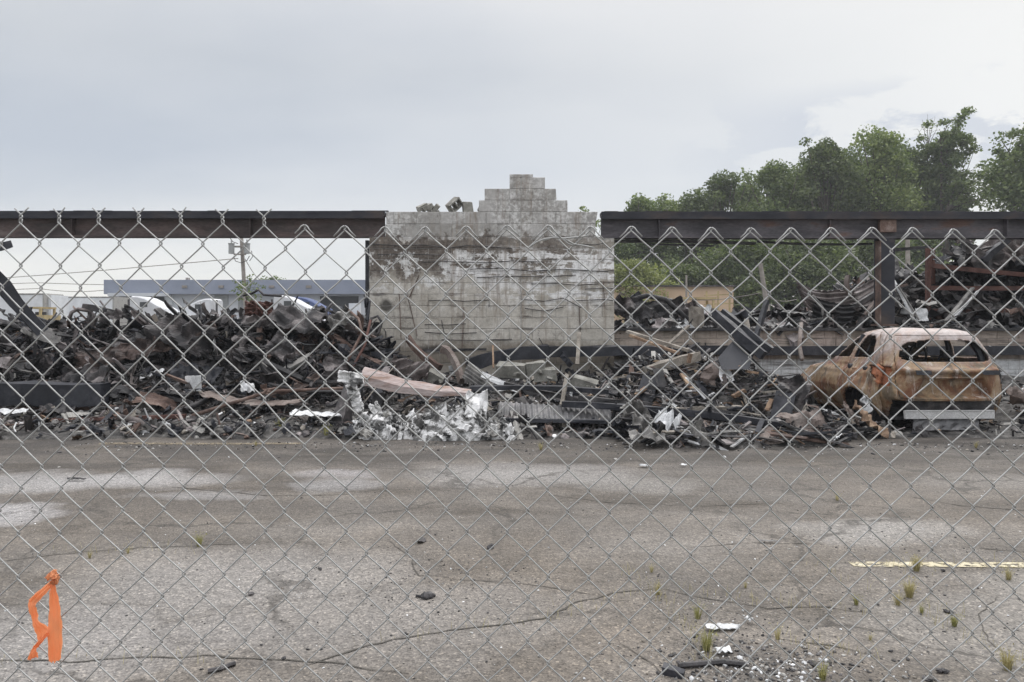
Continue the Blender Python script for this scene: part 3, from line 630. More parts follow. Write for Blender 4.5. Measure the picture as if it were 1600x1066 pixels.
# fragments: uncountable small debris covering the heaps
FM = ['char','scrapdark','scrap','ash','rust','white','wood','greywood','black']
def frag(mb, x, y, z, s, mi, kind):
    E = Euler((random.gauss(0,.55), random.gauss(0,.55), random.uniform(0,6.28)))
    if kind == 0: mb.chunk((x,y,z), s*.5, mi)
    elif kind == 1: mb.box((x,y,z+s*.1), (s*random.uniform(1,2.6), s*random.uniform(.15,.5), s*random.uniform(.06,.2)), E, mi, jit=.2)
    elif kind == 2: mb.sheet((x,y,z+s*.15), s*random.uniform(1,2), s*random.uniform(.6,1.2), E, nx=5, ny=4, folds=3, amp=.28, curl=random.uniform(-1.5,1.5)/s, mi=mi, ragged=.2, th=.003)
    elif kind == 4:
        mb.sheet((x,y,z+s*.3), s*U(2,4.5), s*U(.12,.35), Euler((random.gauss(0,.9),random.gauss(0,.4),U(0,6.28))), nx=14, ny=3, folds=4, amp=.5, curl=U(-1.2,1.2)/s, mi=mi, ragged=.1, th=.004)
    elif kind == 5:
        mb.box((x,y,z+s*.2), (s*U(2.5,6), s*U(.15,.35), s*U(.08,.2)), Euler((random.gauss(0,.4),random.gauss(0,.35),U(0,6.28))), mi, jit=.1)
    elif kind == 3:
        d = Vector((random.gauss(0,1), random.gauss(0,.7), random.gauss(0,.35))).normalized()*s*random.uniform(1.5,3.5); p = Vector((x,y,z+.05)); q = Vector((random.gauss(0,.1),random.gauss(0,.1),random.gauss(0,.12)))*s*2
        mb.tube([p-d/2, p-d*.1+q, p+d*.2+q*.6, p+d/2], random.uniform(.005,.016), 5, mi)
def scatter(name, n, region, smin, smax, weights, kinds, label, lift=.0):
    mb = MB(); c = 0
    while c < n:
        x, y = region(); h = H(x, y)
        if h < -.04: continue
        c += 1; s = smin*(smax/smin)**(random.random()**1.6); mi = random.choices(range(len(FM)), weights)[0]
        frag(mb, x, y, h+random.uniform(-.02,.06)+lift, s, mi, random.choices(range(len(kinds)), kinds)[0])
    return tag(mb.build(name, [M[k] for k in FM]), label, 'debris', kind='stuff')
U = random.uniform
scatter('scrap_tangle', 3600, lambda: (U(-12,-2.3), U(12.2,16.2)), .08, .5, (6,8,3.5,1.2,1.6,.25,.1,.3,5), (.6,1.4,2.4,2.2,1.6,.4), 'tangle of burnt sheet metal and wire covering the left heap', .05)
scatter('scrap_tangle', 1200, lambda: (U(-11,-2.5), U(12.4,14.6)), .07, .34, (8,6,2.5,1.2,1,.25,.1,.3,8), (.4,1,2,2.5,3,1), 'burnt strips and wire lying over the face of the left heap', .2)
scatter('ground_debris', 3000, lambda: (U(-12,-2.0), U(10.3,12.8)), .04, .22, (4,2,2,3,1,.8,.2,.8,2), (2.5,2,1.4,.5), 'small broken rubble along the foot of the left heap')
scatter('ground_debris', 2000, lambda: (U(-2.4,2.2), U(10.4,15.2)), .05, .28, (4,2,2,2.5,.6,.8,.6,1.6,3), (2,2.2,1.6,.8), 'small charred rubble in front of the block wall')
scatter('ground_debris', 3600, lambda: (U(1.4,5.2), U(9.6,15.4)), .04, .26, (7,2.5,1.4,1.6,.5,.6,.6,1.5,5), (.8,2.6,1.2,1.2,.9,2.6), 'charred splintered rubble left of the burnt car')
scatter('ground_debris', 1400, lambda: (U(5,11.5), U(10.3,15.3)), .04, .22, (4,2,2,3,.6,1,.4,1,2), (2.2,2,1.4,.6), 'broken bits lying around the burnt car')
scatter('scrap_tangle', 1900, lambda: (U(2,12.5), U(15.9,20.5)), .1, .6, (6,5,4,1.2,.8,1.1,.2,.6,4), (.6,1.4,4,1.6), 'tangle of burnt metal behind the low wall', .04)

# ------------------------------------------------------------------ single pieces of wreckage
def sheet(name, px, py, D, L, Wd, rot, m, label, cat='sheet', nx=26, ny=14, **k):
    if px < 575 and py < 600 and Wd > .35: py += 14; L *= .85; Wd *= .72; k['folds'] = k.get('folds',4)+4; nx = int(nx*1.3); ny = int(ny*1.3); m = {'scrap':'scrapdark'}.get(m,m); k['corr'] = .012 if 'duct' in name else 0
    if 960 < px < 1100 and py < 500: py += 10; Wd *= .75
    mb = MB(); k.setdefault('seed', int(px*7+py)); mb.sheet(P(px,py,D), L, Wd, Euler([R(a) for a in rot]), nx=nx, ny=ny, **k)
    return tag(mb.build(name, M[m]), label, cat)
def bar(name, a, b, w, h, m, label, cat='beam', ends=None, **k):
    mb = MB(); mb.bar(P(*a), P(*b), w, h, n=k.pop('n',6), **k)
    o = mb.build(name, M[m], smooth=False); me = o.data
    for v in me.vertices: v.co += Vector((U(-1,1),U(-1,1),U(-1,1)))*min(w,h)*.12
    return tag(o, label, cat)
def pipe(name, pts, r, m, label, cat='pipe', k=7, D=None):
    mb = MB(); mb.tube([P(*p) for p in pts], r, k); return tag(mb.build(name, M[m], smooth=True), label, cat)
# -- left heap
bar('leaning_post', (-60,372,12.2), (66,520,12.9), .17, .22, 'black', 'black charred post slanting down into the left heap at the left edge')
bar('beam_end', (-40,400,12.0), (16,381,12.4), .14, .12, 'black', 'blunt dark beam end poking in above the slanting post')
bar('burnt_slab', (-80,615,11.75), (166,615,11.95), .3, .36, 'black', 'long black charred slab lying at the foot of the left heap', 'slab')
bar('rusty_beam', (-60,640,11.75), (196,637,12.0), .14, .07, 'rust', 'flat rusty beam lying in front of the black charred slab')
bar('rusty_beam', (60,658,11.3), (290,650,11.5), .1, .05, 'redrust', 'thin red rusted beam lying on grey rubble below the flat rusty one')
pipe('bent_pipe', ((186,652,11.2),(215,658,11.1),(243,672,10.8)), .05, 'scrap', 'short grey pipe lying on the rubble pointing toward the lot')
pipe('bent_pipe', ((236,655,11.5),(290,640,11.6),(340,618,12.0)), .045, 'scrapdark', 'dark pipe rising to the right out of the rubble')
sheet('curled_sheet', 395,632,11.8, 1.7,.3,(10,4,-3),'brownplate','long curled brown strip lying over the rubble in the left foreground', amp=.1, curl=.3)
sheet('curled_sheet', 250,632,11.9, .75,.35,(20,20,10),'rust','short rust-coloured flap beside the upright white panel', amp=.15, curl=-.9)
bar('square_sheet', (290,600,12.4), (314,599,12.4), .03, .26, 'white', 'square white panel standing in the left heap', 'panel')
sheet('white_fragment', 238,585,12.9, .42,.16,(30,-15,12),'white','flat white sliver on the left heap, nearer the slab than the white panel','fragment', amp=.1)
sheet('white_fragment', 495,651,11.0, .8,.25,(8,3,0),'white','long crumpled white sheet flat on the ground left of the dark stump','fragment', amp=.12)
sheet('white_fragment', 385,608,12.1, .25,.2,(50,10,40),'white','small white shard to the right of the white panel','fragment', amp=.2)
sheet('white_fragment', 20,648,11.3, .4,.2,(12,0,10),'white','white shard at the far left under the rusty beam','fragment', amp=.2)
sheet('folded_sheet', 240,535,13.3, 3.0,.5,(58,-13,8),'rustdark','large brown folded metal sheet draped across the upper left heap', folds=4, amp=.16, curl=.12)
sheet('folded_sheet', 300,523,13.5, 1.4,.8,(60,14,-18),'scrap','grey-brown folded sheet right of the large brown one', folds=6, amp=.22, curl=-.3)
sheet('crumpled_hood', 66,568,13.0, .75,.7,(55,10,30),'scrap','grey crumpled round panel at the left of the left heap','panel', folds=5, amp=.3, curl=1.6, curl2=.9)
sheet('crumpled_hood', 395,565,12.9, .9,.8,(48,-10,-20),'scrapdark','dark rounded crumpled panel in the middle of the left heap','panel', folds=4, amp=.26, curl=1.3, curl2=.7)
sheet('ribbed_sheet', 75,512,13.7, .6,.5,(50,20,35),'ash','pale grey ribbed sheet behind the slanting post','sheet', folds=1, amp=.05, corr=.02, pitch=.07, curl=.8, ny=40)
sheet('folded_sheet', 470,497,13.7, 1.5,.8,(40,10,-14),'scrapdark','dark arched sheet at the top right of the left heap', folds=3, amp=.12, curl=.9)
sheet('folded_sheet', 412,492,13.9, 1.0,.5,(55,4,8),'scrap','grey sheet with long ribs lying under the rusty pointed flap', folds=3, amp=.14, curl=.7)
sheet('pointed_flap', 408,474,13.8, .62,.42,(72,0,8),'redrust','rusty pointed metal flap sticking up on the top of the left heap','flap', folds=3, amp=.3, ragged=.5)
sheet('folded_sheet', 140,600,12.8, .9,.5,(40,-8,15),'scrapdark','dark crumpled sheet just above the black charred slab', folds=5, amp=.25, curl=.5)
sheet('folded_sheet', 310,575,12.9, 1.2,.55,(58,8,-12),'black','smooth black panel leaning in the centre of the left heap', folds=2, amp=.1, curl=.5)
sheet('folded_sheet', 455,548,13.0, 1.0,.6,(48,22,-30),'scrap','pinkish grey crumpled sheet low on the right of the left heap', folds=5, amp=.25, curl=.8)
sheet('folded_sheet', 535,492,13.8, .7,.4,(60,-30,20),'ash','pale grey torn sheet at the top of the heap near the block wall', folds=5, amp=.3, curl=.9)
sheet('folded_sheet', 180,497,13.9, 1.1,.4,(45,-12,10),'scrapdark','dark crumpled sheet on the crest of the left heap', folds=5, amp=.3, curl=.6)
sheet('folded_sheet', 15,540,13.0, .9,.7,(60,5,-20),'scrap','grey-brown crumpled sheet at the left edge of the left heap', folds=6, amp=.3, curl=.7)
sheet('curled_duct', 340,500,13.8, .8,.6,(30,10,60),'scrap','grey curled duct panel near the crest behind the folded sheets','panel', folds=3, amp=.2, curl=2.2)
sheet('curled_duct', 520,570,12.6, .8,.7,(70,10,20),'scrapdark','dark curled duct panel beside the left end of the block wall','panel', folds=3, amp=.2, curl=1.8)
sheet('curled_duct', 205,578,12.9, .6,.6,(65,-10,-15),'scrapdark','dark hollow curled panel between the slab and the brown folded sheet','panel', folds=3, amp=.2, curl=2.4)
bar('stub_beam', (130,478,14.0), (205,494,14.1), .12, .1, 'scrapdark', 'short dark beam with an angled end on the crest of the left heap')
pipe('bent_pipe', ((108,500,13.9),(112,488,13.9),(122,483,13.9),(145,487,14.0)), .035, 'scrap', 'hooked grey pipe on the crest beside the short dark beam')
pipe('bent_rod', ((156,470,14.2),(165,482,14.2),(175,493,14.2)), .016, 'scrap', 'thin straight rod standing on the crest of the left heap','rod')
pipe('bent_rod', ((380,462,14.0),(395,458,13.9),(404,453,13.8),(412,461,13.8),(440,463,13.8)), .022, 'scrapdark', 'dark bent rod arching beside the rusty pointed flap','rod')
pipe('bent_rod', ((512,640,12.6),(545,585,12.8),(570,540,13.0),(579,500,13.1)), .022, 'redrust', 'long red rusty rod rising toward the left end of the block wall','rod')
pipe('bent_rod', ((500,625,12.6),(540,570,12.9),(566,520,13.2),(560,498,13.4),(545,485,13.5)), .025, 'rust', 'brown rod bent over beside the long red rusty one','rod')
pipe('looped_pipe', ((575,520,14.7),(580,498,14.7),(590,494,14.7),(596,503,14.7),(592,520,14.7),(580,528,14.6),(572,540,14.5)), .03, 'scrapdark', 'dark looped pipe hanging beside the left end of the block wall')
pipe('bent_pipe', ((571,460,14.9),(572,480,14.9),(577,470,14.9),(574,500,14.9),(568,512,14.8)), .035, 'black', 'black twisted pipe standing against the left edge of the block wall')
mb = MB()
for i in range(46):
    a = P(U(540,577),U(500,560),14.9); mb.bar(a, a+Vector((U(-.3,.3),U(-.1,.1),-U(.3,.9))), U(.02,.08), U(.01,.05), n=2)
mb.bar(P(574,376,WD+.2), P(574,640,WD+.2), .07,.1); tag(mb.build('charred_upright', M['black']), 'black charred upright at the left end of the block wall', 'post')
pipe('bent_pipe', ((300,650,11.3),(420,612,12.0),(545,607,12.0)), .03, 'rust', 'long thin brown pipe lying across the rubble left of the white melted pile')
pipe('bent_pipe', ((420,600,12.2),(480,612,12.0),(560,612,11.9)), .025, 'scrapdark', 'thin dark pipe lying beside the long brown one')
sheet('folded_sheet', 90,625+20,11.6, .5,.3,(15,0,25),'scrapdark','small dark sheet on the ground before the flat rusty beam', amp=.2)
# -- centre
bar('dark_stump', (528,672,11.0), (556,585,11.4), .2, .16, 'scrapdark', 'dark leaning stump left of the white melted pile', 'stump', n=5)
bar('dark_stump', (584,672,11.2), (594,615,11.4), .16, .14, 'char', 'charred stump under the left end of the long scorched timber', 'stump', n=4)
mb = MB(); a, b = P(568,588,11.4), P(736,614,11.0)
n = 16; vs = []
for i in range(n+1):
    t = i/n; c = a.lerp(b,t); hgt = .12*(1-t*.75)+.02+.015*noise.noise(Vector((t*6,1,1))); wd = .3*(1-t*.4); dz = .02*noise.noise(Vector((t*4,7,1)))-.05*math.sin(t*3.1)
    for yy, z_ in ((-wd,-hgt*.9),(wd,-hgt),(wd*.9,hgt*.2),(wd*.5,hgt),(-wd*.3,hgt*.75),(-wd*.95,hgt*.1)): vs.append(c+Vector((0,yy*.7,z_+dz)))
mb.add(vs, [(i*6+j,(i+1)*6+j,(i+1)*6+(j+1)%6,i*6+(j+1)%6) for i in range(n) for j in range(6)]+[(0,1,2,3,4,5),tuple(n*6+5-j for j in range(6))])
tag(mb.build('scorched_timber', M['pinkbeam']), 'long tapered pinkish brown scorched timber lying over the white melted pile', 'timber')
def melt(name, px, py, D, L, Wd, h, label, seed):
    mb = MB(); c = P(px,py,D); c.z = max(c.z, .02); nx, ny = 60, 34; r = random.Random(seed); sx = r.uniform(0,50)
    ang = [(i/64)*6.283 for i in range(65)]; vs = []; ring = 22; seg = 64
    for i in range(ring+1):
        t = i/ring
        for j in range(seg):
            a = ang[j]; e = 1+.35*noise.noise(Vector((math.cos(a)*1.5+sx,math.sin(a)*1.5,0)))
            x = c.x+math.cos(a)*L/2*t*e; y = c.y+math.sin(a)*Wd/2*t*e
            q = Vector((x*3.2+sx,y*3.2,0)); rid = 1-abs(noise.noise(q))*2; r2 = 1-abs(noise.noise(q*2.3+Vector((3,3,3))))*2; r3 = 1-abs(noise.noise(q*5.3))*2
            z = h*(1-t**2.2)*(.35+.35*max(rid,0)+.3*max(r2,0)+.16*r3)+.07*(1-t**6)*max(r2,0)
            vs.append((x+.05*noise.noise(q*2)*(t<.98),y,z-.02))
    mb.add(vs, [(i*seg+j,(i+1)*seg+j,(i+1)*seg+(j+1)%seg,i*seg+(j+1)%seg) for i in range(ring) for j in range(seg)])
    for _ in range(170):
        a = r.uniform(0,6.28); t = r.random()**.55*1.06; x = c.x+math.cos(a)*L/2*t; y = c.y+math.sin(a)*Wd/2*t
        mb.sheet((x,y,h*(1-t*t)*.75+.03), r.uniform(.07,.26), r.uniform(.05,.17), Euler((r.gauss(0,.8),r.gauss(0,.8),r.uniform(0,6))), nx=7, ny=6, amp=.4, folds=5, curl=r.uniform(-7,7), curl2=r.uniform(-4,4), th=.01, ragged=.3, mi=1 if r.random() < .8 else 2)
    return tag(mb.build(name, [M['meltbase'],M['melt'],M['ash']], smooth=False), label, 'melted lump')
melt('melted_pile', 715,680,10.8, 1.75,.9,.42, 'heap of crumpled white melted sheeting on the asphalt before the block wall', 3)
melt('melted_pile', 600,682,10.75, .95,.6,.26, 'smaller crumpled white melted heap between the dark stumps and the main one', 8)
sheet('melted_flap', 740,640,10.9, .5,.42,(70,10,12),'melt','white crumpled flap standing up at the right end of the scorched timber','sheet', folds=5, amp=.4, curl=1.5, th=.02)
for i, (px,py,L,Wd,rot,lb) in enumerate(((556,620,.62,.2,(88,72,5),'white melted drape hanging down from the dark leaning stump'),(546,592,.3,.22,(80,10,20),'white knotted melted lump on the top of the dark leaning stump'),(571,668,.4,.3,(50,-30,20),'upright curled white flap on the ground at the foot of the leaning stump'),
        (596,655,.45,.16,(70,60,-15),'narrow white upright melted strip right of the hanging drape'),(612,662,.4,.15,(75,-60,15),'narrow white strip leaning left beside the upright one'))):
    sheet('melted_flap', px,py,10.85, L,Wd,rot,'melt',lb,'sheet', folds=6, amp=.3, curl=2.2*(-1)**i, curl2=1.5, th=.02)
sheet('corrugated_sheet', 866,644,11.3, 1.75,.62,(14,3,-4),'corr','grey corrugated metal sheet lying flat in front of the block wall', 'sheet', nx=130, ny=8, folds=0, amp=0, ragged=.015, th=.006)
bpy.data.objects['corrugated_sheet'].data.name = 'corrugated_sheet'
_o = bpy.data.objects['corrugated_sheet']
for v in _o.data.vertices: v.co.z += .014*math.sin(v.co.x*2*math.pi/.085)
bar('charred_plank', (745,655,10.9), (955,659,10.9), .12, .05, 'black', 'black plank lying under the front edge of the corrugated sheet', 'plank')
bar('charred_plank', (880,632,11.4), (1222,664,10.4), .14, .09, 'black', 'long black plank slanting down right from the corrugated sheet', 'plank', bend=.05)
bar('charred_plank', (905,622,11.7), (1060,640,11.3), .1, .1, 'char', 'dark plank lying behind the long slanting black one', 'plank')
bar('charred_plank', (735,607,12.0), (950,612,11.9), .16, .07, 'black', 'black plank lying behind the corrugated sheet', 'plank', bend=.04)
bar('charred_plank', (790,600,12.4), (905,626,11.8), .12, .06, 'char', 'dark plank slanting down behind the corrugated sheet', 'plank')
bar('fallen_beam', (730,570,14.6), (858,549,15.0), .2, .25, 'black', 'black fallen beam sloping along the foot of the block wall', bend=.05)
bar('fallen_beam', (850,549,15.05), (1032,549,15.1), .22, .2, 'black', 'level black beam along the foot of the block wall, right part')
bar('fallen_beam', (876,552,14.9), (893,572,14.8), .1, .1, 'black', 'short black beam end hanging down from the level one')
bar('fallen_beam', (655,548,15.1), (760,546,15.15), .06, .05, 'char', 'thin dark rail along the foot of the block wall, left part')
bar('arched_bracket', (692,545,14.2), (722,596,13.4), .1, .14, 'brownplate', 'brown curved bracket leaning in front of the block wall', 'bracket', bend=.12, n=8)
bar('arched_bracket', (636,528,14.6), (688,575,13.8), .1, .12, 'rust', 'rusty bent bracket leaning left of the brown curved one', 'bracket', bend=-.06, n=8)
sheet('pale_panel', 607,578,13.8, .3,.45,(85,5,5),'ash','pale ash-covered panel standing behind the scorched timber','panel', amp=.12)
sheet('folded_sheet', 640,583,13.4, .8,.4,(50,10,10),'scrap','grey bent sheet in front of the wall behind the scorched timber', folds=4, amp=.25, curl=.8)
sheet('ribbed_sheet', 745,590,13.2, .55,.4,(55,35,20),'ash','small pale ribbed sheet tilted behind the end of the scorched timber', corr=.02, pitch=.08, nx=8, ny=36, folds=0, amp=.02)
sheet('white_board', 772,594,12.6, .5,.12,(60,25,10),'white','narrow whitish board tilted right of the small ribbed sheet','board', amp=.05)
bar('upright_stick', (770,540,14.0), (771,575,13.6), .03, .02, 'wood', 'thin rusty brown stick standing in front of the block wall','stick')
bar('upright_stick', (886,585,11.8), (878,633,11.5), .06, .04, 'greywood', 'thin weathered stick standing behind the corrugated sheet','stick')
bar('upright_stick', (905,520,14.2), (902,570,13.6), .07, .04, 'greywood', 'weathered stick standing before the right end of the block wall','stick')
for i, (px, py, r_, lb) in enumerate(((850,585,.13,'square'),(800,578,.15,'wedge-shaped'),(835,575,.12,'narrow'),(910,600,.14,'rounded'),(680,590,.1,'small'))):
    mb = MB(); mb.box(P(px,py,13.4), (.4*r_/.13,.2,.22), Euler((.2,U(-.6,.6),U(-.4,.4))), jit=.25); mb.chunk(P(px+8,py+6,13.3), r_*.7)
    tag(mb.build('broken_block', M['block']), lb+' broken concrete block at the foot of the block wall '+('behind the scorched timber','left of centre','by the fallen beam','by the upright sticks','beside the brackets')[(2,1,2,3,4)[i]], 'block')
# -- right heap
bar('charred_beam', (1112,488,12.6), (1193,556,12.0), .14, .16, 'black', 'thick black charred beam slanting down across the right heap, left of a pair')
bar('charred_beam', (1128,486,12.9), (1205,548,12.3), .1, .1, 'black', 'thinner black charred beam parallel behind the thick slanting one')
bar('charred_beam', (1198,470,13.6), (1178,540,13.2), .07, .1, 'black', 'steep black charred beam crossing above the slanting pair')
bar('charred_beam', (1166,500,13.8), (1168,530,13.6), .09, .08, 'greywood', 'short grey upright board between the black beams')
mb = MB(); pts = [P(1122,560,12.2),P(1150,528,12.4),P(1180,548,12.2),P(1170,577,11.9),P(1128,578,11.9)]
vs = pts+[p+Vector((.01,.03,.01)) for p in pts]; mb.add(vs, ((0,4,3,2,1),(5,6,7,8,9))+tuple((i,(i+1)%5,5+(i+1)%5,5+i) for i in range(5)))
tag(mb.build('slate_sheet', plain('slate_panel',(.035,.037,.045),.6)), 'smooth dark slate-grey panel leaning under the black slanting beams', 'panel')
bar('timber_post', (1008,580,12.3), (1092,556,12.5), .17, .15, 'greywood', 'squared weathered timber lying tilted on the right heap', 'timber')
mb = MB(); mb.box(P(1077,560,12.32), (.04,.17,.16), Euler((0,.25,0))); tag(mb.build('timber_end', M['wood']), 'orange-brown broken board against the end of the squared timber', 'board')
bar('timber_board', (980,518,13.2), (1076,548,12.6), .12, .05, 'greywood', 'long grey-brown board sloping down from the end of the block wall', 'board')
bar('timber_board', (985,524,13.1), (1060,552,12.5), .1, .04, 'wood', 'second brown board lying under the long grey-brown one', 'board')
bar('timber_board', (1036,546,12.9), (1076,510,13.6), .06, .04, 'greywood', 'thin grey board slanting up behind the squared timber', 'board')
bar('broken_board', (1066,584,12.0), (1088,618,11.6), .09, .03, 'wood', 'reddish brown splintered board standing among black rubble on the right heap', 'board')
bar('broken_board', (994,617,11.7), (1010,605,11.8), .08, .03, 'wood', 'small orange splinter board left on the right heap', 'board')
bar('broken_board', (1198,642,11.0), (1206,624,11.1), .07, .03, 'wood', 'light tan splinter standing left of the dark leaning plate', 'board')
bar('broken_board', (1140,578,12.0), (1156,572,12.0), .1, .03, 'wood', 'short bright orange-tan board below the dark slate panel', 'board')
bar('broken_board', (1145,620,11.4), (1164,610,11.4), .12, .05, 'wood', 'chunky tan board piece in the middle of the right heap', 'board')
bar('broken_board', (1166,580,12.0), (1184,583,12.0), .1, .04, 'wood', 'pale tan board right of the bright orange-tan one', 'board')
mb = MB(); mb.tube([P(1108+4*math.sin(i*1.1),572+i*5,11.9) for i in range(9)], .13, 9, r1=.1)
for v in range(len(mb.v)): x,y,z = mb.v[v]; mb.v[v] = (x+.03*noise.noise(Vector((x*9,y*9,z*9))), y+.04*noise.noise(Vector((x*9,z*9,y))), z)
tag(mb.build('burnt_stump', M['brownplate']), 'brown torn roll standing in the middle of the right heap', 'roll')
sheet('white_drum', 1130,585,12.0, .3,.3,(60,0,20),'white','curved white panel beside the brown torn roll','panel', folds=2, amp=.08, curl=3.5)
sheet('charred_board', 1010,612,11.8, .3,.62,(60,10,-28),'black','black board leaning left in the right heap near the splinter','board', folds=1, amp=.04)
sheet('charred_board', 1035,605,11.8, .24,.7,(62,8,34),'char','dark board leaning right beside the black one','board', folds=1, amp=.04)
sheet('charred_board', 1222,642,10.9, .3,.6,(70,10,-24),'black','dark leaning plate left of the burnt car','board', folds=1, amp=.05)
sheet('charred_board', 1105,620,11.6, .2,.6,(55,0,50),'black','black board slanting among the rubble under the brown roll','board', folds=1, amp=.05)
bar('fallen_plank', (1052,640,11.0), (1156,637,11.2), .16, .06, 'greywood', 'grey plank lying level across the front of the right heap', 'plank')
sheet('brown_plate', 1150,681,10.25, 1.25,.65,(14,2,-6),'brownplate','large flat brown plate lying at the front of the right heap','plate', folds=3, amp=.08, ragged=.12, th=.012)
sheet('torn_insulation', 992,662,10.5, .5,.45,(50,-20,20),'ash','torn grey-tan flap at the front left of the right heap','flap', folds=5, amp=.35, curl=1.5)
sheet('torn_insulation', 1038,672,10.1, .4,.3,(30,20,-20),'white','bright crumpled white piece at the front of the right heap','flap', folds=5, amp=.4, curl=1)
sheet('torn_insulation', 1080,684,10.0, .35,.35,(60,-30,50),'ash','grey curled flap left of the large brown plate','flap', folds=5, amp=.35, curl=2)
sheet('torn_insulation', 1010,695,9.85, .5,.3,(15,5,10),'ash','flat pale tan scrap at the very front of the right heap','flap', folds=5, amp=.25)
sheet('folded_sheet', 1250,676,10.5, .8,.5,(45,-5,12),'brownplate','brown torn sheet on the ground left of the car rear wheel', folds=4, amp=.25, curl=.9)
sheet('folded_sheet', 1235,625,11.4, .6,.6,(65,15,-20),'scrapdark','dark crumpled sheet standing beside the car front door', folds=5, amp=.3, curl=.9)
pipe('bent_rod', ((1252,505,14.3),(1249,540,13.9),(1253,562,13.6)), .04, 'brownplate', 'brown post standing at the nose of the burnt car','post')
sheet('torn_board', 1350,664,10.6, .75,.3,(35,35,25),'wood','tan torn board leaning on the rubble under the car rear wheel','board', folds=4, amp=.2, curl=.5)
sheet('torn_board', 1330,650,10.7, .5,.12,(50,50,10),'brownplate','brown strip above the tan torn board by the car','board', folds=3, amp=.2)
sheet('white_rag', 1339,634,11.6, .22,.3,(80,0,10),'white','white crumpled rag in the car rear wheel opening','rag', folds=6, amp=.5, curl=3)
sheet('red_scrap', 1592,622,11.8, .3,.22,(50,0,20),'redrust','reddish crumpled scrap at the right edge beside the car','scrap', folds=4, amp=.3)
sheet('folded_sheet', 1590,640,11.6, .6,.5,(40,5,10),'brownplate','brown crumpled sheet lying right of the burnt car', folds=5, amp=.3, curl=.8)
# -- behind the low wall
pipe('crushed_roof_rib', ((990,468,17),(1010,462,17),(1040,468,17),(1060,486,17),(1075,500,17)), .06, 'char', 'dark bent rib arching over the burnt heap behind the low wall','rib')
for i in range(4):
    sheet('crushed_sheet', 985+26*i, 486-3*i+(i==3)*10, 16.8+.3*i, 1.1,.7,(50+8*i,20-14*i,-20+22*i),('scrapdark','char','scrapdark','scrap')[i], ('black creased sheet behind the low wall next to the block wall','dark draped sheet behind the low wall, second from the block wall','creased dark sheet ending the black pile before the yellow machine','grey crumpled sheet in front of the yellow machine')[i], folds=6, amp=.22, curl=.6)
bar('stub_post', (1088,520,16.2), (1087,482,16.3), .26, .26, 'greywood', 'short square weathered post standing on the low wall ledge', 'post', n=2)
bar('stub_beam', (983,472,17.2), (1000,460,17.2), .14, .16, 'black', 'black block-like beam end sticking up next to the block wall')
sheet('white_tarp', 1075,483,19.5, 1.3,.6,(55,10,-10),'white','white crumpled tarp behind the low wall before the yellow machine','tarp', folds=6, amp=.25, curl=.5)
o = sheet('ribbed_roof_sheet', 1285,476,16.7, 1.6,.8,(52,6,8),'scrap','large curled ribbed roof sheet on the low wall left of the steel column','sheet', nx=30, ny=56, corr=.03, pitch=.13, folds=1, amp=.05, curl=1.0, curl2=.6)
sheet('ribbed_roof_sheet', 1300,490,16.3, 1.0,.5,(70,12,-20),'scrapdark','second ribbed sheet crumpled under the large curled one','sheet', nx=24, ny=40, corr=.025, pitch=.12, folds=2, amp=.12, curl=1.4)
bar('bent_flap', (1328,460,16.6), (1325,430,16.6), .2, .03, 'brownplate', 'short upturned rusty flap above the curled ribbed sheet', 'flap', bend=-.05, n=6)
pipe('bent_rod', ((1270,462,16.2),(1285,480,16.2),(1286,498,16.2),(1255,502,16.2)), .03, 'ash', 'pale bent strip hanging over the crumpled ribbed sheets','strip')
bar('leaning_beam', (1300,500,16.2), (1384,448,16.6), .1, .08, 'scrapdark', 'dark beam slanting up to the steel column from the left')
bar('leaning_beam', (1340,505,16.1), (1382,455,16.4), .08, .05, 'brownplate', 'brown beam slanting up just left of the steel column')
sheet('ribbed_roof_sheet', 1362,468,17.0, 1.0,.8,(60,-20,30),'scrap','fan-shaped ribbed sheet just left of the steel column','sheet', nx=14, ny=40, corr=.03, pitch=.12, folds=1, amp=.05, curl=.4)
bar('light_strut', (1396,437,16.5), (1428,500,16.1), .07, .03, 'white', 'pale metal strut slanting down right of the steel column','strut')
bar('light_strut', (1402,445,16.4), (1436,500,16.0), .04, .03, 'ash', 'thin grey strut parallel beside the pale one','strut')
bar('light_strut', (1520,450,16.3), (1478,502,15.95), .08, .03, 'ash', 'grey strut slanting down left across the rusty rack','strut')
bar('light_strut', (1528,455,16.5), (1490,498,16.2), .05, .03, 'white', 'second pale strut close behind the grey one across the rusty rack','strut')
sheet('white_box', 1440,492,16.2, .3,.3,(80,0,10),'white','small white panel at the foot of the pale struts','panel', folds=2, amp=.1)
bar('tilted_beam', (1380,392,17.2), (1452,386,17.4), .07, .08, 'char', 'dark bar reaching right from the top of the steel column')
bar('tilted_beam', (1472,390,17.6), (1512,408,17.4), .07, .06, 'scrapdark', 'dark bar sloping down right above the rusty rack')
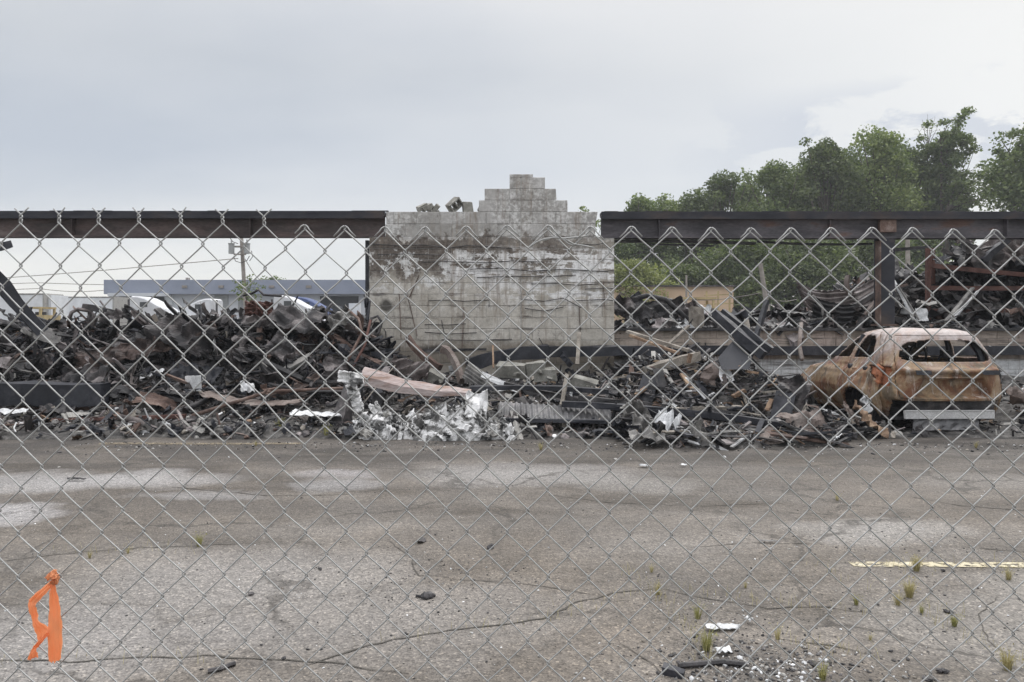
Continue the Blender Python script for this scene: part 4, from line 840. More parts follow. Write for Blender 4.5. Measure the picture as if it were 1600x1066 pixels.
# the rusty rack
rk = empty('rusty_rack', P(1540,505,16.9), 'tall rusty red steel rack frame filled with burnt goods at the right edge', 'rack')
for px in (1450, 1457, 1720): mb = MB(); mb.bar(P(px,503,16.8+(px==1457)*.8), P(px,388 if px != 1720 else 420,16.8+(px==1457)*.8), .09,.08); mb.build('upright', M['redrust'], rk)
for ya, yb in ((415,432),(450,449),(486,484)):
    for dd in (0,.8): mb = MB(); mb.bar(P(1453+(dd>0)*5,ya,16.78+dd), P(1720,yb+(yb-ya)*.4,16.78+dd), .05,.1, n=6, bend=-.02); mb.build('shelf_beam', M['redrust'], rk)
for i, (px,py,L,Wd,rot,m,lb) in enumerate(((1515,408,1.5,.7,(60,25,10),'scrapdark','dark collapsed sheet leaning over the top of the rusty rack'),(1565,395,1.1,.8,(65,-30,-10),'scrap','grey-brown crumpled sheet on the top of the rack pile near the right edge'),(1590,385,.9,.6,(70,10,10),'ash','pale ribbed sheet at the right edge behind the top of the rack'),
        (1500,462,1.4,.9,(60,10,0),'char','black crumpled sheet on the upper shelf of the rack'),(1570,470,1.6,1.0,(60,-10,10),'black','black drooping sheet on the right of the rack shelf'),(1490,375,.9,.4,(60,0,30),'scrap','grey ribbed flap sticking up left of the rack crest'),
        (1545,440,1.8,.8,(55,8,-12),'black','black buckled sheet between the rack beams'),(1430,480,1.0,.7,(55,20,-20),'char','dark crumpled sheet between the column and the rack'))):
    sheet('collapsed_sheet', px,py,17.3+.15*i, L,Wd,rot,m,lb, folds=5, amp=.2, curl=.5, corr=.02 if m in ('ash','scrap') else 0)
bar('tilted_beam', (1535,408,17.0), (1573,375,17.0), .16, .12, 'black', 'thick black beam pointing up right at the top of the rack pile')
pipe('bent_rod', ((1508,415,17.2),(1515,394,17.2),(1540,388,17.2),(1570,382,17.2)), .03, 'scrapdark', 'dark curved rod over the crest of the rack pile','rod')
mb = MB()
for i in range(420):
    px = U(1462,1720); top = 402+ (8 if px < 1500 else 0); py = U(top, 500); c = P(px,py,U(17.2,19)); E = Euler((U(-1,1),U(-1,1),U(0,6)))
    mb.sheet(c, U(.3,.9), U(.2,.6), E, nx=6, ny=5, amp=.25, curl=U(-1.5,1.5), ragged=.2, mi=random.choices((0,1,2,3),(5,5,1.2,.4))[0])
tag(mb.build('scrap_tangle', [M['black'],M['char'],M['scrapdark'],M['scrap']]), 'black tangle of burnt goods packed in and behind the rusty rack', 'debris', kind='stuff')

# ------------------------------------------------------------------ burnt car
def carpaint():
    m = bpy.data.materials.new('burnt_paint'); m.use_nodes = True; t = m.node_tree; b = t.nodes['Principled BSDF']
    tc_ = N(t, 'ShaderNodeTexCoord'); pos = tc_.outputs['Object']; g = N(t,'ShaderNodeNewGeometry'); sp = N(t,'ShaderNodeSeparateXYZ'); t.links.new(pos, sp.inputs[0])
    a = noise_(t, mapping(t,pos,(1.2,.8,.8)), 2.2, 6, .6, .6); bb = noise_(t, mapping(t,pos,(1,1,.7),(4,1,2)), 4.5, 7, .65, .8); f = noise_(t, pos, 22, 5, .7)
    c = ramp(t, a, [(.3,(.11,.045,.025)),(.42,(.22,.115,.06)),(.52,(.29,.205,.12)),(.62,(.31,.225,.17)),(.72,(.42,.36,.33))])
    c = mixc(t, ramp(t, bb, [(.52,(0,0,0)),(.6,(.85,.85,.85))]), c, (.155,.06,.03))
    c = mixc(t, ramp(t, noise_(t,mapping(t,pos,(1,1,.5),(1,8,3)),3.3,7,.65,1), [(.55,(0,0,0)),(.62,(.8,.8,.8))]), c, (.10,.08,.055))
    c = mixc(t, ramp(t, noise_(t,mapping(t,pos,(2,2,.4),(1,2,9)),3.0,7,.7,1), [(.56,(0,0,0)),(.66,(.9,.9,.9))]), c, (.5,.46,.42))
    up = ramp(t, math_(t,'ADD',sp.outputs[2],math_(t,'MULTIPLY',math_(t,'SUBTRACT',a,.5),.8)), [(.0,(0,0,0)),(1.0,(0,0,0))])
    hi = ramp(t, math_(t,'DIVIDE',math_(t,'ADD',sp.outputs[2],math_(t,'MULTIPLY',math_(t,'SUBTRACT',bb,.5),.9)),2), [(.5,(0,0,0)),(.74,(.85,.85,.85))])
    c = mixc(t, hi, c, ramp(t, bb, [(.35,(.33,.25,.22)),(.5,(.42,.37,.36)),(.7,(.55,.52,.51))]))
    c = mixc(t, .7, c, ramp(t, f, [(.3,(.65,.65,.65)),(.7,(1.3,1.3,1.3))]), 'MULTIPLY')
    t.links.new(c, b.inputs['Base Color']); b.inputs['Metallic'].default_value = .1
    t.links.new(ramp(t, bb, [(.3,(.45,.45,.45)),(.7,(.8,.8,.8))]), b.inputs['Roughness'])
    bp = N(t,'ShaderNodeBump'); bp.inputs['Strength'].default_value = .5; bp.inputs['Distance'].default_value = .01; t.links.new(math_(t,'ADD',f,math_(t,'MULTIPLY',bb,2)), bp.inputs['Height']); t.links.new(bp.outputs[0], b.inputs['Normal'])
    return m
CP = carpaint(); CX, CY = 6.51, 10.85
car = empty('burnt_car', (CX, CY, 0), 'burnt-out rusty hatchback car shell seen from its rear left', 'car'); car.rotation_euler = (0,0,0)
def lerp_tab(tab, z):
    for (a, va), (b, vb) in zip(tab[:-1], tab[1:]):
        if z <= b: u = (z-a)/(b-a) if b > a else 0; u = max(0,u); return va+(vb-va)*u
    return tab[-1][1]
W_T = [(.2,.86),(.35,.96),(.5,1.03),(.62,1.05),(.78,1.02),(.9,.965),(.97,.925),(1.04,.88),(1.25,.80),(1.40,.71),(1.47,.65),(1.52,.57),(1.555,.46),(1.578,.32),(1.59,.12)]
YR_T = [(.2,.12),(.35,.03),(.5,-.01),(.62,0.0),(.8,.0),(.96,.0),(1.0,.05),(1.08,.11),(1.25,.20),(1.40,.28),(1.47,.32),(1.52,.38),(1.555,.50),(1.578,.75),(1.59,1.1)]
YF_T = [(.2,3.6),(.5,3.7),(.75,3.62),(.86,3.35),(.93,2.9),(1.0,2.55),(1.05,2.38),(1.25,2.05),(1.42,1.80),(1.5,1.68),(1.545,1.55),(1.575,1.4),(1.59,1.25)]
def se(w, hl, e, a):
    ca, sa = math.cos(a), math.sin(a); return w*math.copysign(abs(ca)**e, ca), hl*math.copysign(abs(sa)**e, sa)
SEG = [(-90,-45,34),(-45,0,64),(0,45,44),(45,90,8)]      # rear centre > rear corner > mid side > front corner > front centre (right half)
def ring(z):
    w, yr, yf = lerp_tab(W_T,z), lerp_tab(YR_T,z), lerp_tab(YF_T,z); cy = (yr+yf)/2; hl = (yf-yr)/2; e = 2/4.8 if z < .95 else (2/5.2 if z < 1.06 else 2/5); half = []
    for a0, a1, n in SEG:
        K = 160; q = [se(w,hl,e,R(a0+(a1-a0)*k/K)) for k in range(K+1)]; L = [0]
        for k in range(K): L.append(L[-1]+math.dist(q[k],q[k+1]))
        k = 0
        for i in range(n):
            t = L[-1]*i/n
            while L[k+1] < t: k += 1
            u = (t-L[k])/max(L[k+1]-L[k],1e-9); half.append((q[k][0]+(q[k+1][0]-q[k][0])*u, q[k][1]+(q[k+1][1]-q[k][1])*u+cy))
    half.append((0.0, cy+hl)); out = []
    for sgn in (1,-1):
        pts = half if sgn > 0 else half[1:-1][::-1]
        for x, y in pts: out.append((sgn*x, y))
    res = []; nh = len(half); s_ = [0]
    for i in range(1,nh): s_.append(s_[-1]+math.dist(half[i-1],half[i]))
    S_ = s_+[-v for v in s_[1:-1][::-1]]
    for (x, y), sp_ in zip(out, S_):
        ax = abs(x); sg = 1 if x >= 0 else -1; rear = y < yr+.35
        x *= 1-(.10 if z < 1.03 else .05)*max(0,(y-yr)/(yf-yr)-.7)/.3
        y2 = y; x2 = x
        if rear:
            y2 += .13*(ax/w)**2.6*(1 if z < 1 else .6)
            k = 1-sm(.40+.14*(1-(z-.56)/.3)-.05,.40+.14*(1-(z-.56)/.3)+.06,ax)
            y2 += .12*k*sm(.52,.60,z)*(1-sm(.80,.845,z)) - .05*(sm(.88,.93,z)-sm(.955,1.0,z))*(1-sm(.7,.8,ax)) + .03*(1-sm(.5,.54,z))
        for yc in (.93, 3.0):
            d = math.hypot(y-yc, z-.24)
            if z < 1.0 and not rear: x2 += sg*.05*math.exp(-((d-.43)/.10)**2)
        if z < 1.0 and not rear: x2 += sg*(.012*math.sin(z*9+y*1.2)+.018*noise.noise(Vector((y*3,z*4,1 if x > 0 else 5)))+.02*math.exp(-((z-.88)/.04)**2))
        q = Vector((x*2.2,y*2.2,z*2.2)); dn = noise.noise(q)*.014+noise.noise(q*2.5)*.007
        dl = Vector((x, y-cy, 0)).normalized(); res.append((x2+dn*dl.x, y2+dn*dl.y, sp_))
    return res
zs = list(np.linspace(.2,1.0,41))+list(np.linspace(1.02,1.5,25))+[1.52,1.535,1.55,1.562,1.572,1.58,1.586,1.59]
V3 = []; SP = []; NN = None
for z in zs:
    rg_ = ring(z); NN = len(rg_)
    for x, y, sp_ in rg_:
        sag = -.03*math.exp(-((y-1.0)/.5)**2)*(z > 1.4)*max(0,1-abs(x)/.6)+(.014*noise.noise(Vector((x*3,y*3,2))) if z > 1.4 else 0)
        V3.append([x, y, z+sag]); SP.append((sp_, z))
QF = [(k*NN+i,k*NN+(i+1)%NN,(k+1)*NN+(i+1)%NN,(k+1)*NN+i) for k in range(len(zs)-1) for i in range(NN)]
def rounded(poly, r, n=5):
    out = []; k = len(poly)
    for i in range(k):
        p0, p1, p2 = Vector(poly[i-1]), Vector(poly[i]), Vector(poly[(i+1)%k]); a = p1+(p0-p1).normalized()*min(r,(p0-p1).length*.45); b = p1+(p2-p1).normalized()*min(r,(p2-p1).length*.45)
        for j in range(n+1):
            t = j/n; q = a*(1-t)**2+p1*(2*t*(1-t))+b*t*t; out.append((q.x,q.y))
    return out
def inside(poly, p):
    c = False; n = len(poly); x, y = p
    for i in range(n):
        (x0,y0),(x1,y1) = poly[i-1], poly[i]
        if (y0 > y) != (y1 > y) and x < (x1-x0)*(y-y0)/(y1-y0)+x0: c = not c
    return c
def nearest(poly, p):
    best = (9,None); v = Vector(p)
    for i in range(len(poly)):
        a, b = Vector(poly[i-1]), Vector(poly[i]); ab = b-a
        if ab.length < 1e-9: continue
        t = min(max((v-a).dot(ab)/ab.length_squared,0),1); q = a+ab*t; d = (v-q).length
        if d < best[0]: best = (d,q)
    return best
arch = lambda yc: [(yc+.43*math.cos(a), .23+.41*math.sin(a)) for a in [math.pi*i/18 for i in range(19)]]+[(yc-.43,.05),(yc+.43,.05)]
win_r = rounded([(.74,1.12),(.86,1.36),(1.0,1.46),(1.26,1.47),(1.36,1.1)], .06)
win_f = rounded([(1.46,1.10),(1.38,1.48),(1.56,1.46),(1.86,1.28),(2.2,1.07)], .05)
dr = rounded([(1.42,.28),(1.34,.62),(1.15,.74),(.95,.86),(.66,1.08),(.80,1.42),(.98,1.52),(1.33,1.52),(1.42,1.1)], .05)
df = rounded([(1.42,.28),(1.42,1.1),(1.33,1.52),(1.60,1.51),(1.98,1.30),(2.33,1.05),(2.42,.8),(2.4,.28)], .04)
rearw = rounded([(-.72,1.13),(-.60,1.34),(-.3,1.39),(.3,1.39),(.60,1.34),(.72,1.13),(.56,1.085),(-.56,1.085)], .07)
tg = rounded([(-.79,1.06),(-.68,1.46),(.68,1.46),(.79,1.06),(.83,.80),(.77,.52),(-.77,.52),(-.83,.80)], .05)
bump_ = [(-.86,.1),(-.86,.50),(.86,.50),(.86,.1)]
tl = rounded([(.85,.93),(.85,1.0),(1.42,1.0),(1.30,.88),(1.10,.72),(.88,.70),(.92,.86)], .03)
wsh = rounded([(-.74,1.09),(-.62,1.43),(.62,1.43),(.74,1.09)], .06)
cache = {}
LOOPS = []
for sgn in (1,-1):
    for nm, p in (('win_r',win_r),('win_f',win_f),('arch',arch(.93)),('arch',arch(3.0)),('dr',dr),('df',df)): LOOPS.append((nm,'side',sgn,p))
    LOOPS.append(('tl','rear',sgn,[(sgn*x,z) for x,z in tl]))
LOOPS += [('rearw','rear',0,rearw),('tg','rear',0,tg),('bump','rear',0,bump_),('wsh','front',0,wsh)]
smax = max(a for a, b in SP)
def proj(i, typ, sgn):
    x, y, z = V3[i]; sp_ = SP[i][0]
    if typ == 'side': return (y,z) if x*sgn > .3 and abs(sp_) > .55 and y < 3.6 else None
    if typ == 'rear': return (sp_, z) if abs(sp_) < 1.6 else None
    return (x,z) if abs(sp_) > smax*.72 else None
snapped = set()
for nm, typ, sgn, poly in LOOPS:         # pull nearby vertices onto each outline so that the cut edges are clean
    for i in range(len(V3)):
        if i in snapped: continue
        p = proj(i, typ, sgn)
        if p is None: continue
        d, q = nearest(poly, p)
        if d < .0125:
            if typ == 'side': V3[i][1] += q.x-p[0]; V3[i][2] += q.y-p[1]
            elif typ == 'front': V3[i][0] += q.x-p[0]; V3[i][2] += q.y-p[1]
            else:
                ds = q.x-p[0]; x, y, z = V3[i]; f_ = 1 if abs(p[0]) < .75 else max(0,1-(abs(p[0])-.75)/.2)
                V3[i][0] += ds*f_; V3[i][1] += abs(1-f_)*ds*(1 if p[0] > 0 else -1); V3[i][2] += q.y-p[1]; SP[i] = (q.x, q.y)
            snapped.add(i)
def which(f):
    def cen(typ, sgn):
        ps = [proj(i,typ,sgn) for i in f]
        return None if any(p is None for p in ps) else (sum(p[0] for p in ps)/4, sum(p[1] for p in ps)/4)
    hit = set()
    for nm, typ, sgn, poly in LOOPS:
        c = cen(typ, sgn)
        if c and inside(poly, c): hit.add((nm,sgn))
    names = {n for n, _ in hit}
    if names & {'win_r','win_f','arch','rearw','wsh','bump'}: return None
    for k in hit:
        if k[0] in ('dr','df','tl'): return k
    if ('tg',0) in hit: return ('tg',0)
    return ('body',0)
PARTS = {}
for f in QF:
    k = which(f)
    if k: PARTS.setdefault(k, []).append(f)
PARTS[('body',0)].append(tuple((len(zs)-1)*NN+i for i in range(NN)))
def shell_part(name, key, m, inset=0.0, shrink=0.0, thick=.022, parent=None):
    fs = PARTS[key]; used = sorted({i for f in fs for i in f}); mp = {i:k for k,i in enumerate(used)}
    me_ = bpy.data.meshes.new(name); me_.from_pydata([V3[i] for i in used], [], [tuple(mp[i] for i in f) for f in fs]); me_.materials.append(m)
    bm = bmesh.new(); bm.from_mesh(me_); bm.normal_update()
    if shrink:
        mv = {}
        for v in bm.verts:
            if v.is_boundary:
                c = Vector((0,0,0)); n = 0
                for e in v.link_edges:
                    o = e.other_vert(v)
                    if not o.is_boundary: c += o.co; n += 1
                if n: mv[v] = (c/n-v.co).normalized()*shrink
        for v, d in mv.items(): v.co += d
    if inset:
        nv = [(v, v.normal.copy()) for v in bm.verts]
        for v, n in nv: v.co -= n*inset
    for f in bm.faces: f.smooth = True
    bm.to_mesh(me_); bm.free()
    o = bpy.data.objects.new(name, me_); COL.objects.link(o); o.parent = parent or car
    sd_ = o.modifiers.new('thickness','SOLIDIFY'); sd_.thickness = thick; sd_.offset = -1
    return o
TLm = mat('lamp_rust', [(0,(.2,.065,.03)),(1,(.34,.13,.06))], 5, rough=(.7,.9), bump=.3, fine=.3)
shell_part('body', ('body',0), CP); shell_part('tailgate', ('tg',0), CP, shrink=.012)
for sgn in (-1,1):
    shell_part('rear_door', ('dr',sgn), CP, shrink=.006, inset=.002); shell_part('front_door', ('df',sgn), CP, shrink=.006, inset=.002)
    shell_part('lamp_recess', ('tl',sgn), TLm if sgn < 0 else M['scrapdark'], inset=.035)
def cpart(name, mb, m, parent=None):
    mb.v = [(x+CX,y+CY,z) for x,y,z in mb.v]; return mb.build(name, m, parent or car)
mb = MB(); mb.box((-.06,.06,.30),(1.34,.05,.115), jit=.01); mb.box((-.06,.05,.36),(1.32,.05,.012)); cpart('crash_bar', mb, mat('ashy_bar', [(0,(.4,.4,.4)),(1,(.6,.6,.6))], 3, rough=(.6,.8), fine=.2))
mb = MB(); mb.sheet((0,.16,.40), 1.42,.26, Euler((R(90),0,0)), nx=30, ny=8, amp=.06, th=.01, ragged=.05); cpart('rear_panel', mb, M['scrapdark'])
mb = MB(); mb.sheet((-.1,.10,.15), 1.05,.18, Euler((R(80),0,.02)), nx=20, ny=5, amp=.1, th=.01); cpart('lower_panel', mb, M['corr'])
mb = MB(); mb.box((0,1.8,.22),(1.5,3.1,.04)); mb.box((0,.6,.5),(1.3,.7,.03)); mb.box((0,2.8,.5),(1.2,.8,.45),jit=.1); mb.box((0,2.3,.75),(1.45,.25,.3),jit=.1); cpart('floor', mb, M['char'])
for x, y, h in ((-.36,.95,1.2),(.36,.95,1.16),(-.36,1.7,1.33),(.36,1.7,1.3)):
    mb = MB()
    for dx in (-.2,.2): mb.tube([(x+dx,y+.45,.5),(x+dx,y+.1,.5),(x+dx*.9,y-.02,.8),(x+dx*.7,y-.12,h-.15),(x+dx*.35,y-.13,h)], .02, 6)
    for z in (.7,.85,1.0,1.12): mb.bar((x-.19,y-.05,z),(x+.19,y-.05,z),.02,.02)
    mb.sheet((x,y-.06,.8), .36,.5, Euler((R(82),0,0)), nx=8, ny=8, amp=.1, th=.02); mb.bar((x-.07,y-.13,h),(x+.07,y-.13,h),.09,.12); mb.box((x,y+.2,.48),(.42,.45,.06)); cpart('seat_frame', mb, M['char'])
for s in (-1,1):
    mb = MB(); mb.tube([(s*.82,1.41,.3),(s*.81,1.41,1.05),(s*.68,1.35,1.46)], .04, 6); cpart('inner_pillar', mb, M['black']); mb = MB(); mb.tube([(s*.70,.40,.95),(s*.66,.46,1.2),(s*.58,.55,1.42)], .05, 6); cpart('inner_pillar', mb, M['black'])
for s in (-1,1):
    for yc in (.93, 3.0):
        mb = MB(); mb.cyl((s*.76,yc,.27),.27,.17,26,'x'); 
        w_ = cpart('wheel', mb, M['char'])
        mb = MB(); mb.cyl((s*.85,yc,.27),.24,.03,26,'x'); mb.cyl((s*.87,yc,.27),.06,.04,12,'x')
        for q in range(5):
            a = q*1.2566; mb.bar((s*.872,yc,.27),(s*.872,yc+.22*math.cos(a),.27+.22*math.sin(a)),.02,.06)
        cpart('rim', mb, M['scrapdark'], w_)
mb = MB()
for y_, z_ in ((1.28,.97),(.78,.955)):
    mb.tube([(-.90,y_,z_-.02),(-.965,y_,z_-.02)], .04, 12)
cpart('dark_hole_disc', mb, M['black'])  # solid black discs paint the shade inside the side holes
for x_ in (-.5,.5):
    mb = MB(); mb.sheet((x_,-.045,.925), .26,.07, Euler((R(80),0,.1 if x_ < 0 else -.1)), nx=10, ny=4, amp=.1, folds=2, th=.006); cpart('vent_slot', mb, M['black'])
mb = MB()
for x_, z_ in ((-.6,1.3),(.62,1.3),(-.68,1.22),(.66,1.12)): mb.chunk((x_, .16, z_), .025)
cpart('bolt_stub', mb, M['black'])
mb = MB(); mb.tube([(-.3,.0,.845),(0,-.01,.85),(.3,.0,.845)], .014, 6); cpart('trim_rail', mb, CP)
mb = MB(); mb.tube([(-.92,1.02,.92),(-.965,1.06,.92),(-.965,1.14,.92),(-.92,1.18,.92)], .018, 8); mb.tube([(-.92,1.62,.92),(-.965,1.66,.92),(-.965,1.74,.92),(-.92,1.78,.92)], .018, 6); cpart('door_handle', mb, CP)
car.rotation_euler = (0,0,R(1.5))

# ------------------------------------------------------------------ far buildings, trucks, poles
def bpart(name, boxes, m, root):
    mb = MB()
    for c, s in boxes: mb.box(c, s)
    return mb.build(name, m, root)
def span(px0, px1, py0, py1, D, th=.3, dd=0):     # a slab whose front face spans these pixels at distance D
    a, b = P(px0,py1,D), P(px1,py0,D); return (((a.x+b.x)/2, D+th/2+dd, (a.z+b.z)/2), (b.x-a.x, th, b.z-a.z))
wh = empty('warehouse', P(400,515,76), 'long low white warehouse with a wide blue-grey roof band behind the trucks', 'building')
zt = P(0,460,76).z; xa, xb = P(168,0,76).x, P(760,0,76).x
bpart('wall', [(((xa+xb)/2,76+10,zt/2),(xb-xa-.3,20,zt))], M['bwall'], wh)
bpart('roof_band', [(((xa+xb)/2,76+9.7,(zt+P(0,438,76).z)/2),(xb-xa,20.8,P(0,438,76).z-zt))], M['fascia'], wh)
bpart('awning', [span(168,262,458,463,75,1.0)], M['bwall'], wh)
for a, b, y0 in ((186,256,463),(500,560,463)): bpart('dock_door', [span(a,b,y0,506,75.9,.3)], M['dark'], wh)  # dark slabs on the wall paint the shade inside the dock openings
for a, b in ((335,356),(372,378)): bpart('window', [span(a,b,461,484,75.85,.3)], plain('frosted_pane',(.25,.26,.26),.3), wh)
bpart('sign_panel', [span(258,268,463,476,75.8,.3)], M['vanwhite'], wh)
for px in (288,345,424,482): bpart('vent', [span(px-4,px+4,446,450,75.2,.4)], M['pole'], wh)
bpart('roof_vent', [span(290,294,434,438,80,.5)], M['pole'], wh)
th_ = empty('tan_building', P(1040,515,60), 'low tan flat-roofed building beyond the heaps on the right', 'building')
a, b = P(880,0,60).x, P(1146,0,60).x; zt = P(0,448,60).z
bpart('wall', [(((a+b)/2,68,zt/2),(b-a,16,zt))], M['tan'], th_); bpart('coping', [(((a+b)/2,67.9,zt+.05),(b-a+.2,16.3,.12))], M['scrapdark'], th_)
bpart('vent', [span(968,979,455,462,59.8,.3)], M['brownplate'], th_)
# box trailers
def trailer(px0, px1, pytop, D, label):
    a, b = P(px0,pytop,D), P(px1,pytop,D); L = b.x-a.x; r_ = empty('box_trailer', ((a.x+b.x)/2, D+1.3, 0), label, 'trailer')
    bpart('box', [(((a.x+b.x)/2, D+1.3, (a.z+1.15)/2),(L,2.6,a.z-1.15))], M['vanwhite'], r_)
    bpart('rail', [(((a.x+b.x)/2, D+1.29, a.z-.03),(L+.06,2.66,.1)),(((a.x+b.x)/2, D+1.29, 1.14),(L+.06,2.66,.14)),((b.x-.03,D+1.29,(a.z+1.15)/2),(.14,2.68,a.z-1.1))], M['ash'], r_)
    for k in range(2):
        mb = MB()
        for yy in (.35,2.25): mb.cyl((a.x+1.2+1.3*k, D+yy, .52), .52, .3, 18, 'y')
        mb.build('wheel', M['tyre'], r_)
    bpart('landing_leg', [((b.x-2.6,D+.5,.55),(.14,.14,1.1)),((b.x-2.6,D+2.1,.55),(.14,.14,1.1))], M['scrap'], r_)
trailer(-190, 69, 459, 62, 'long white box trailer at the far left behind the slanting post')
trailer(82, 178, 464, 68, 'white box trailer parked just left of the warehouse')
bpart('end', [span(70,80,461,500,62.5,2.4)], M['vanwhite'], empty('trailer_nose', P(75,510,63), 'narrow white trailer front beside the long white trailer', 'trailer'))
# sleeper trucks (side profile extruded)
def truck(px_tall, px_low, ptop, D, body_m, label, flip):
    h = P(0,ptop,D).z; x0, x1 = P(px_tall,0,D).x, P(px_low,0,D).x; s = 1 if x1 > x0 else -1; L = abs(x1-x0)
    r_ = empty('semi_truck', ((x0+x1)/2, D+1.2, 0), label, 'truck', 'semi trucks parked by the warehouse')
    prof = [(0,1.0),(0,h-.12),(.15,h),(.6,h-.02),(1.15,h-.16),(1.7,h-.42),(2.2,h-.72),(2.65,h-.95),(2.95,h-1.1),(3.2,2.25),(3.45,2.0),(4.9,1.78),(5.2,1.6),(5.3,.6),(0,.6)]
    n = len(prof); vs = []
    for yy, ins in ((0,.0),(.12,.0),(2.3,.0),(2.42,.0)):
        for k, (u, z) in enumerate(prof):
            q = .12 if yy in (0,2.42) and z > 1.1 else 0
            vs.append((x0+s*(u+ (q if k == 0 else 0)), D+yy, z-(q*.8 if z > 1.1 else 0)))
    fs = [tuple(range(n)), tuple(range(4*n-1,3*n-1,-1))]+[(r0*n+k, r0*n+(k+1)%n, (r0+1)*n+(k+1)%n, (r0+1)*n+k) for r0 in range(3) for k in range(n)]
    mb = MB(); mb.add(vs, fs); bm2 = mb.build('cab', body_m, r_)
    def sx(u): return x0+s*u
    bpart('sleeper_window', [((sx(1.15),D-.005,h-.72),(.62,.05,.42))], M['glass'], r_)
    bpart('door_window', [((sx(2.55),D-.005,2.3),(.7,.05,.55))], M['glass'], r_)
    bpart('fuel_tank', [((sx(1.8),D+.2,.75),(1.4,.5,.55)),((sx(1.8),D+2.2,.75),(1.4,.5,.55))], M['corr'], r_)
    mb = MB(); mb.cyl((sx(-.28),D+.35,2.3),.09,2.7,10); mb.build('exhaust_stack', M['scrapdark'], r_)
    bpart('frame', [((sx(-1.2),D+1.2,.85),(2.4,.9,.25))], M['black'], r_)
    for u in (4.4,-.9,-2.1):
        mb = MB()
        for yy in (.2,2.2): mb.cyl((sx(u),D+yy,.52),.52,.32,18,'y')
        mb.build('wheel', M['tyre'], r_)
truck(203,262,462.5,62,M['whitepaint'],'white sleeper truck before the dark dock door, nose to the right',0)
truck(331,275,466.5,64,M['whitepaint'],'white sleeper truck facing left before the middle of the warehouse',0)
truck(428,492,461,62,M['whitepaint'],'white sleeper truck facing right beyond the rusty pointed flap',0)
truck(458,512,463.5,66,M['blue'],'blue sleeper truck half hidden behind the white one',0)
hd = MB()
for i in range(1500):
    c = P(U(238,330),0,60); hd.chunk((c.x,60+U(-.5,.5),U(.3,2.25)), U(.1,.2))
tag(hd.build('spoil_bank', M['heap']), 'low brown bank of spoil in front of the trucks', 'spoil', kind='stuff')
bpart('mast', [span(545,562,474,495,70,.6)], M['vanwhite'], empty('small_box_truck', P(553,510,70), 'small white box by the right dock door of the warehouse', 'box truck'))
# yellow machines
def cage(px, py0, py1, w, D, label):
    r_ = empty('loader_cab', P(px,505,D), label, 'machine'); z0, z1 = P(0,py1,D).z, P(0,py0,D).z; x = P(px,0,D).x
    bpart('roof', [((x,D+.8,z1),(w,1.6,.12))], M['yellow'], r_)
    for dx in (-w*.42,w*.42):
        for dy in (.1,1.5): bpart('cab_post', [((x+dx,D+dy,(z0+z1)/2),(.12,.12,z1-z0))], M['yellow'], r_)
    bpart('engine_cover', [((x,D+.8,z0-.2),(w*1.5,1.7,1.0))], M['yellow'], r_); bpart('seat', [((x,D+.8,z0+.25),(w*.4,.5,.5))], M['black'], r_)
    for dx in (-w*.6,w*.6):
        mb = MB(); mb.cyl((x+dx,D+.1,.55),.55,.35,18,'y'); mb.cyl((x+dx,D+1.6,.55),.55,.35,18,'y'); mb.build('wheel', M['tyre'], r_)
cage(51,481,500,1.0,46,'yellow loader cab standing before the white trailers at the left')
cage(1092,466,494,2.1,44,'pale yellow loader with open cab before the tan building')
r_ = empty('steel_frame', P(1122,505,50), 'thin yellow-brown pipe frame standing right of the yellow loader', 'frame')
mb = MB()
for px in (1104,1122,1140): mb.bar(P(px,505,50), P(px,455,50), .1,.1)
for py in (462,476,490): mb.bar(P(1100,py,50), P(1146,py-2,50), .08,.08)
mb.build('pipe_rail', M['yellow'], r_)
# utility poles and lines
def upole(px0, py0, px1, py1, D, w, label, m='pole', arms=False):
    r_ = empty('utility_pole', Vector((P(px1,0,D).x,D,0)), label, 'utility pole'); a = P(px0,py0,D); b = P(px1,py1,D); d = (b-a); b = a+d*(a.z/max(a.z-b.z,.1))
    mb = MB(); mb.tube([b, a], w, 8, r1=w*.75); mb.build('shaft', M[m], r_)
    if arms:
        mb = MB(); mb.bar(P(362,386,D)+Vector((0,-.2,0)), P(392,386,D)+Vector((0,-.2,0)), .1,.12); mb.bar(P(367,398,D)+Vector((0,-.2,0)), P(386,398,D)+Vector((0,-.2,0)), .08,.1); mb.build('crossarm', M['pole'], r_)
        for px in (365.5, 389.5):
            mb = MB(); c = P(px,390,D)+Vector((0,-.45,0)); mb.cyl(c, .2, .68, 14); mb.cyl(c+Vector((0,0,.36)), .23, .05, 14); mb.cyl(c+Vector((0,0,.5)), .05, .3, 8); mb.build('transformer', plain('transformer_grey',(.33,.34,.34),.6), r_)
        for pts in (((365,400),(368,408),(377,411),(386,407),(390,400)),((358,370),(364,378),(372,381)),((390,408),(395,401),(393,392))):
            mb = MB(); mb.tube([P(x,y,D-.3) for x,y in pts], .025, 5); mb.build('drop_wire', M['char'], r_)
upole(377,366,383,470,52,.17,'wooden utility pole carrying two grey transformers behind the left heap', arms=True)
upole(1188,412,1197,470,40,.16,'short leaning pale pole beyond the black slanting beams')
upole(1418,362,1419,450,42,.16,'pale utility pole standing right of the steel column')
upole(1072.5,430,1072.5,450,58,.1,'thin white pole above the roof of the tan building')
def line(pts, r, label):
    mb = MB(); out = []
    for a, b in zip(pts[:-1], pts[1:]):
        for k in range(8): t = k/8; q = P(*a).lerp(P(*b),t); q.z -= .25*math.sin(math.pi*t); out.append(q)
    out.append(P(*pts[-1])); mb.tube(out, r, 5); tag(mb.build('power_line', M['pole']), label, 'power line')
line(((-250,448,75),(372,404,52)), .03, 'power line rising from the far left to the pole with transformers')
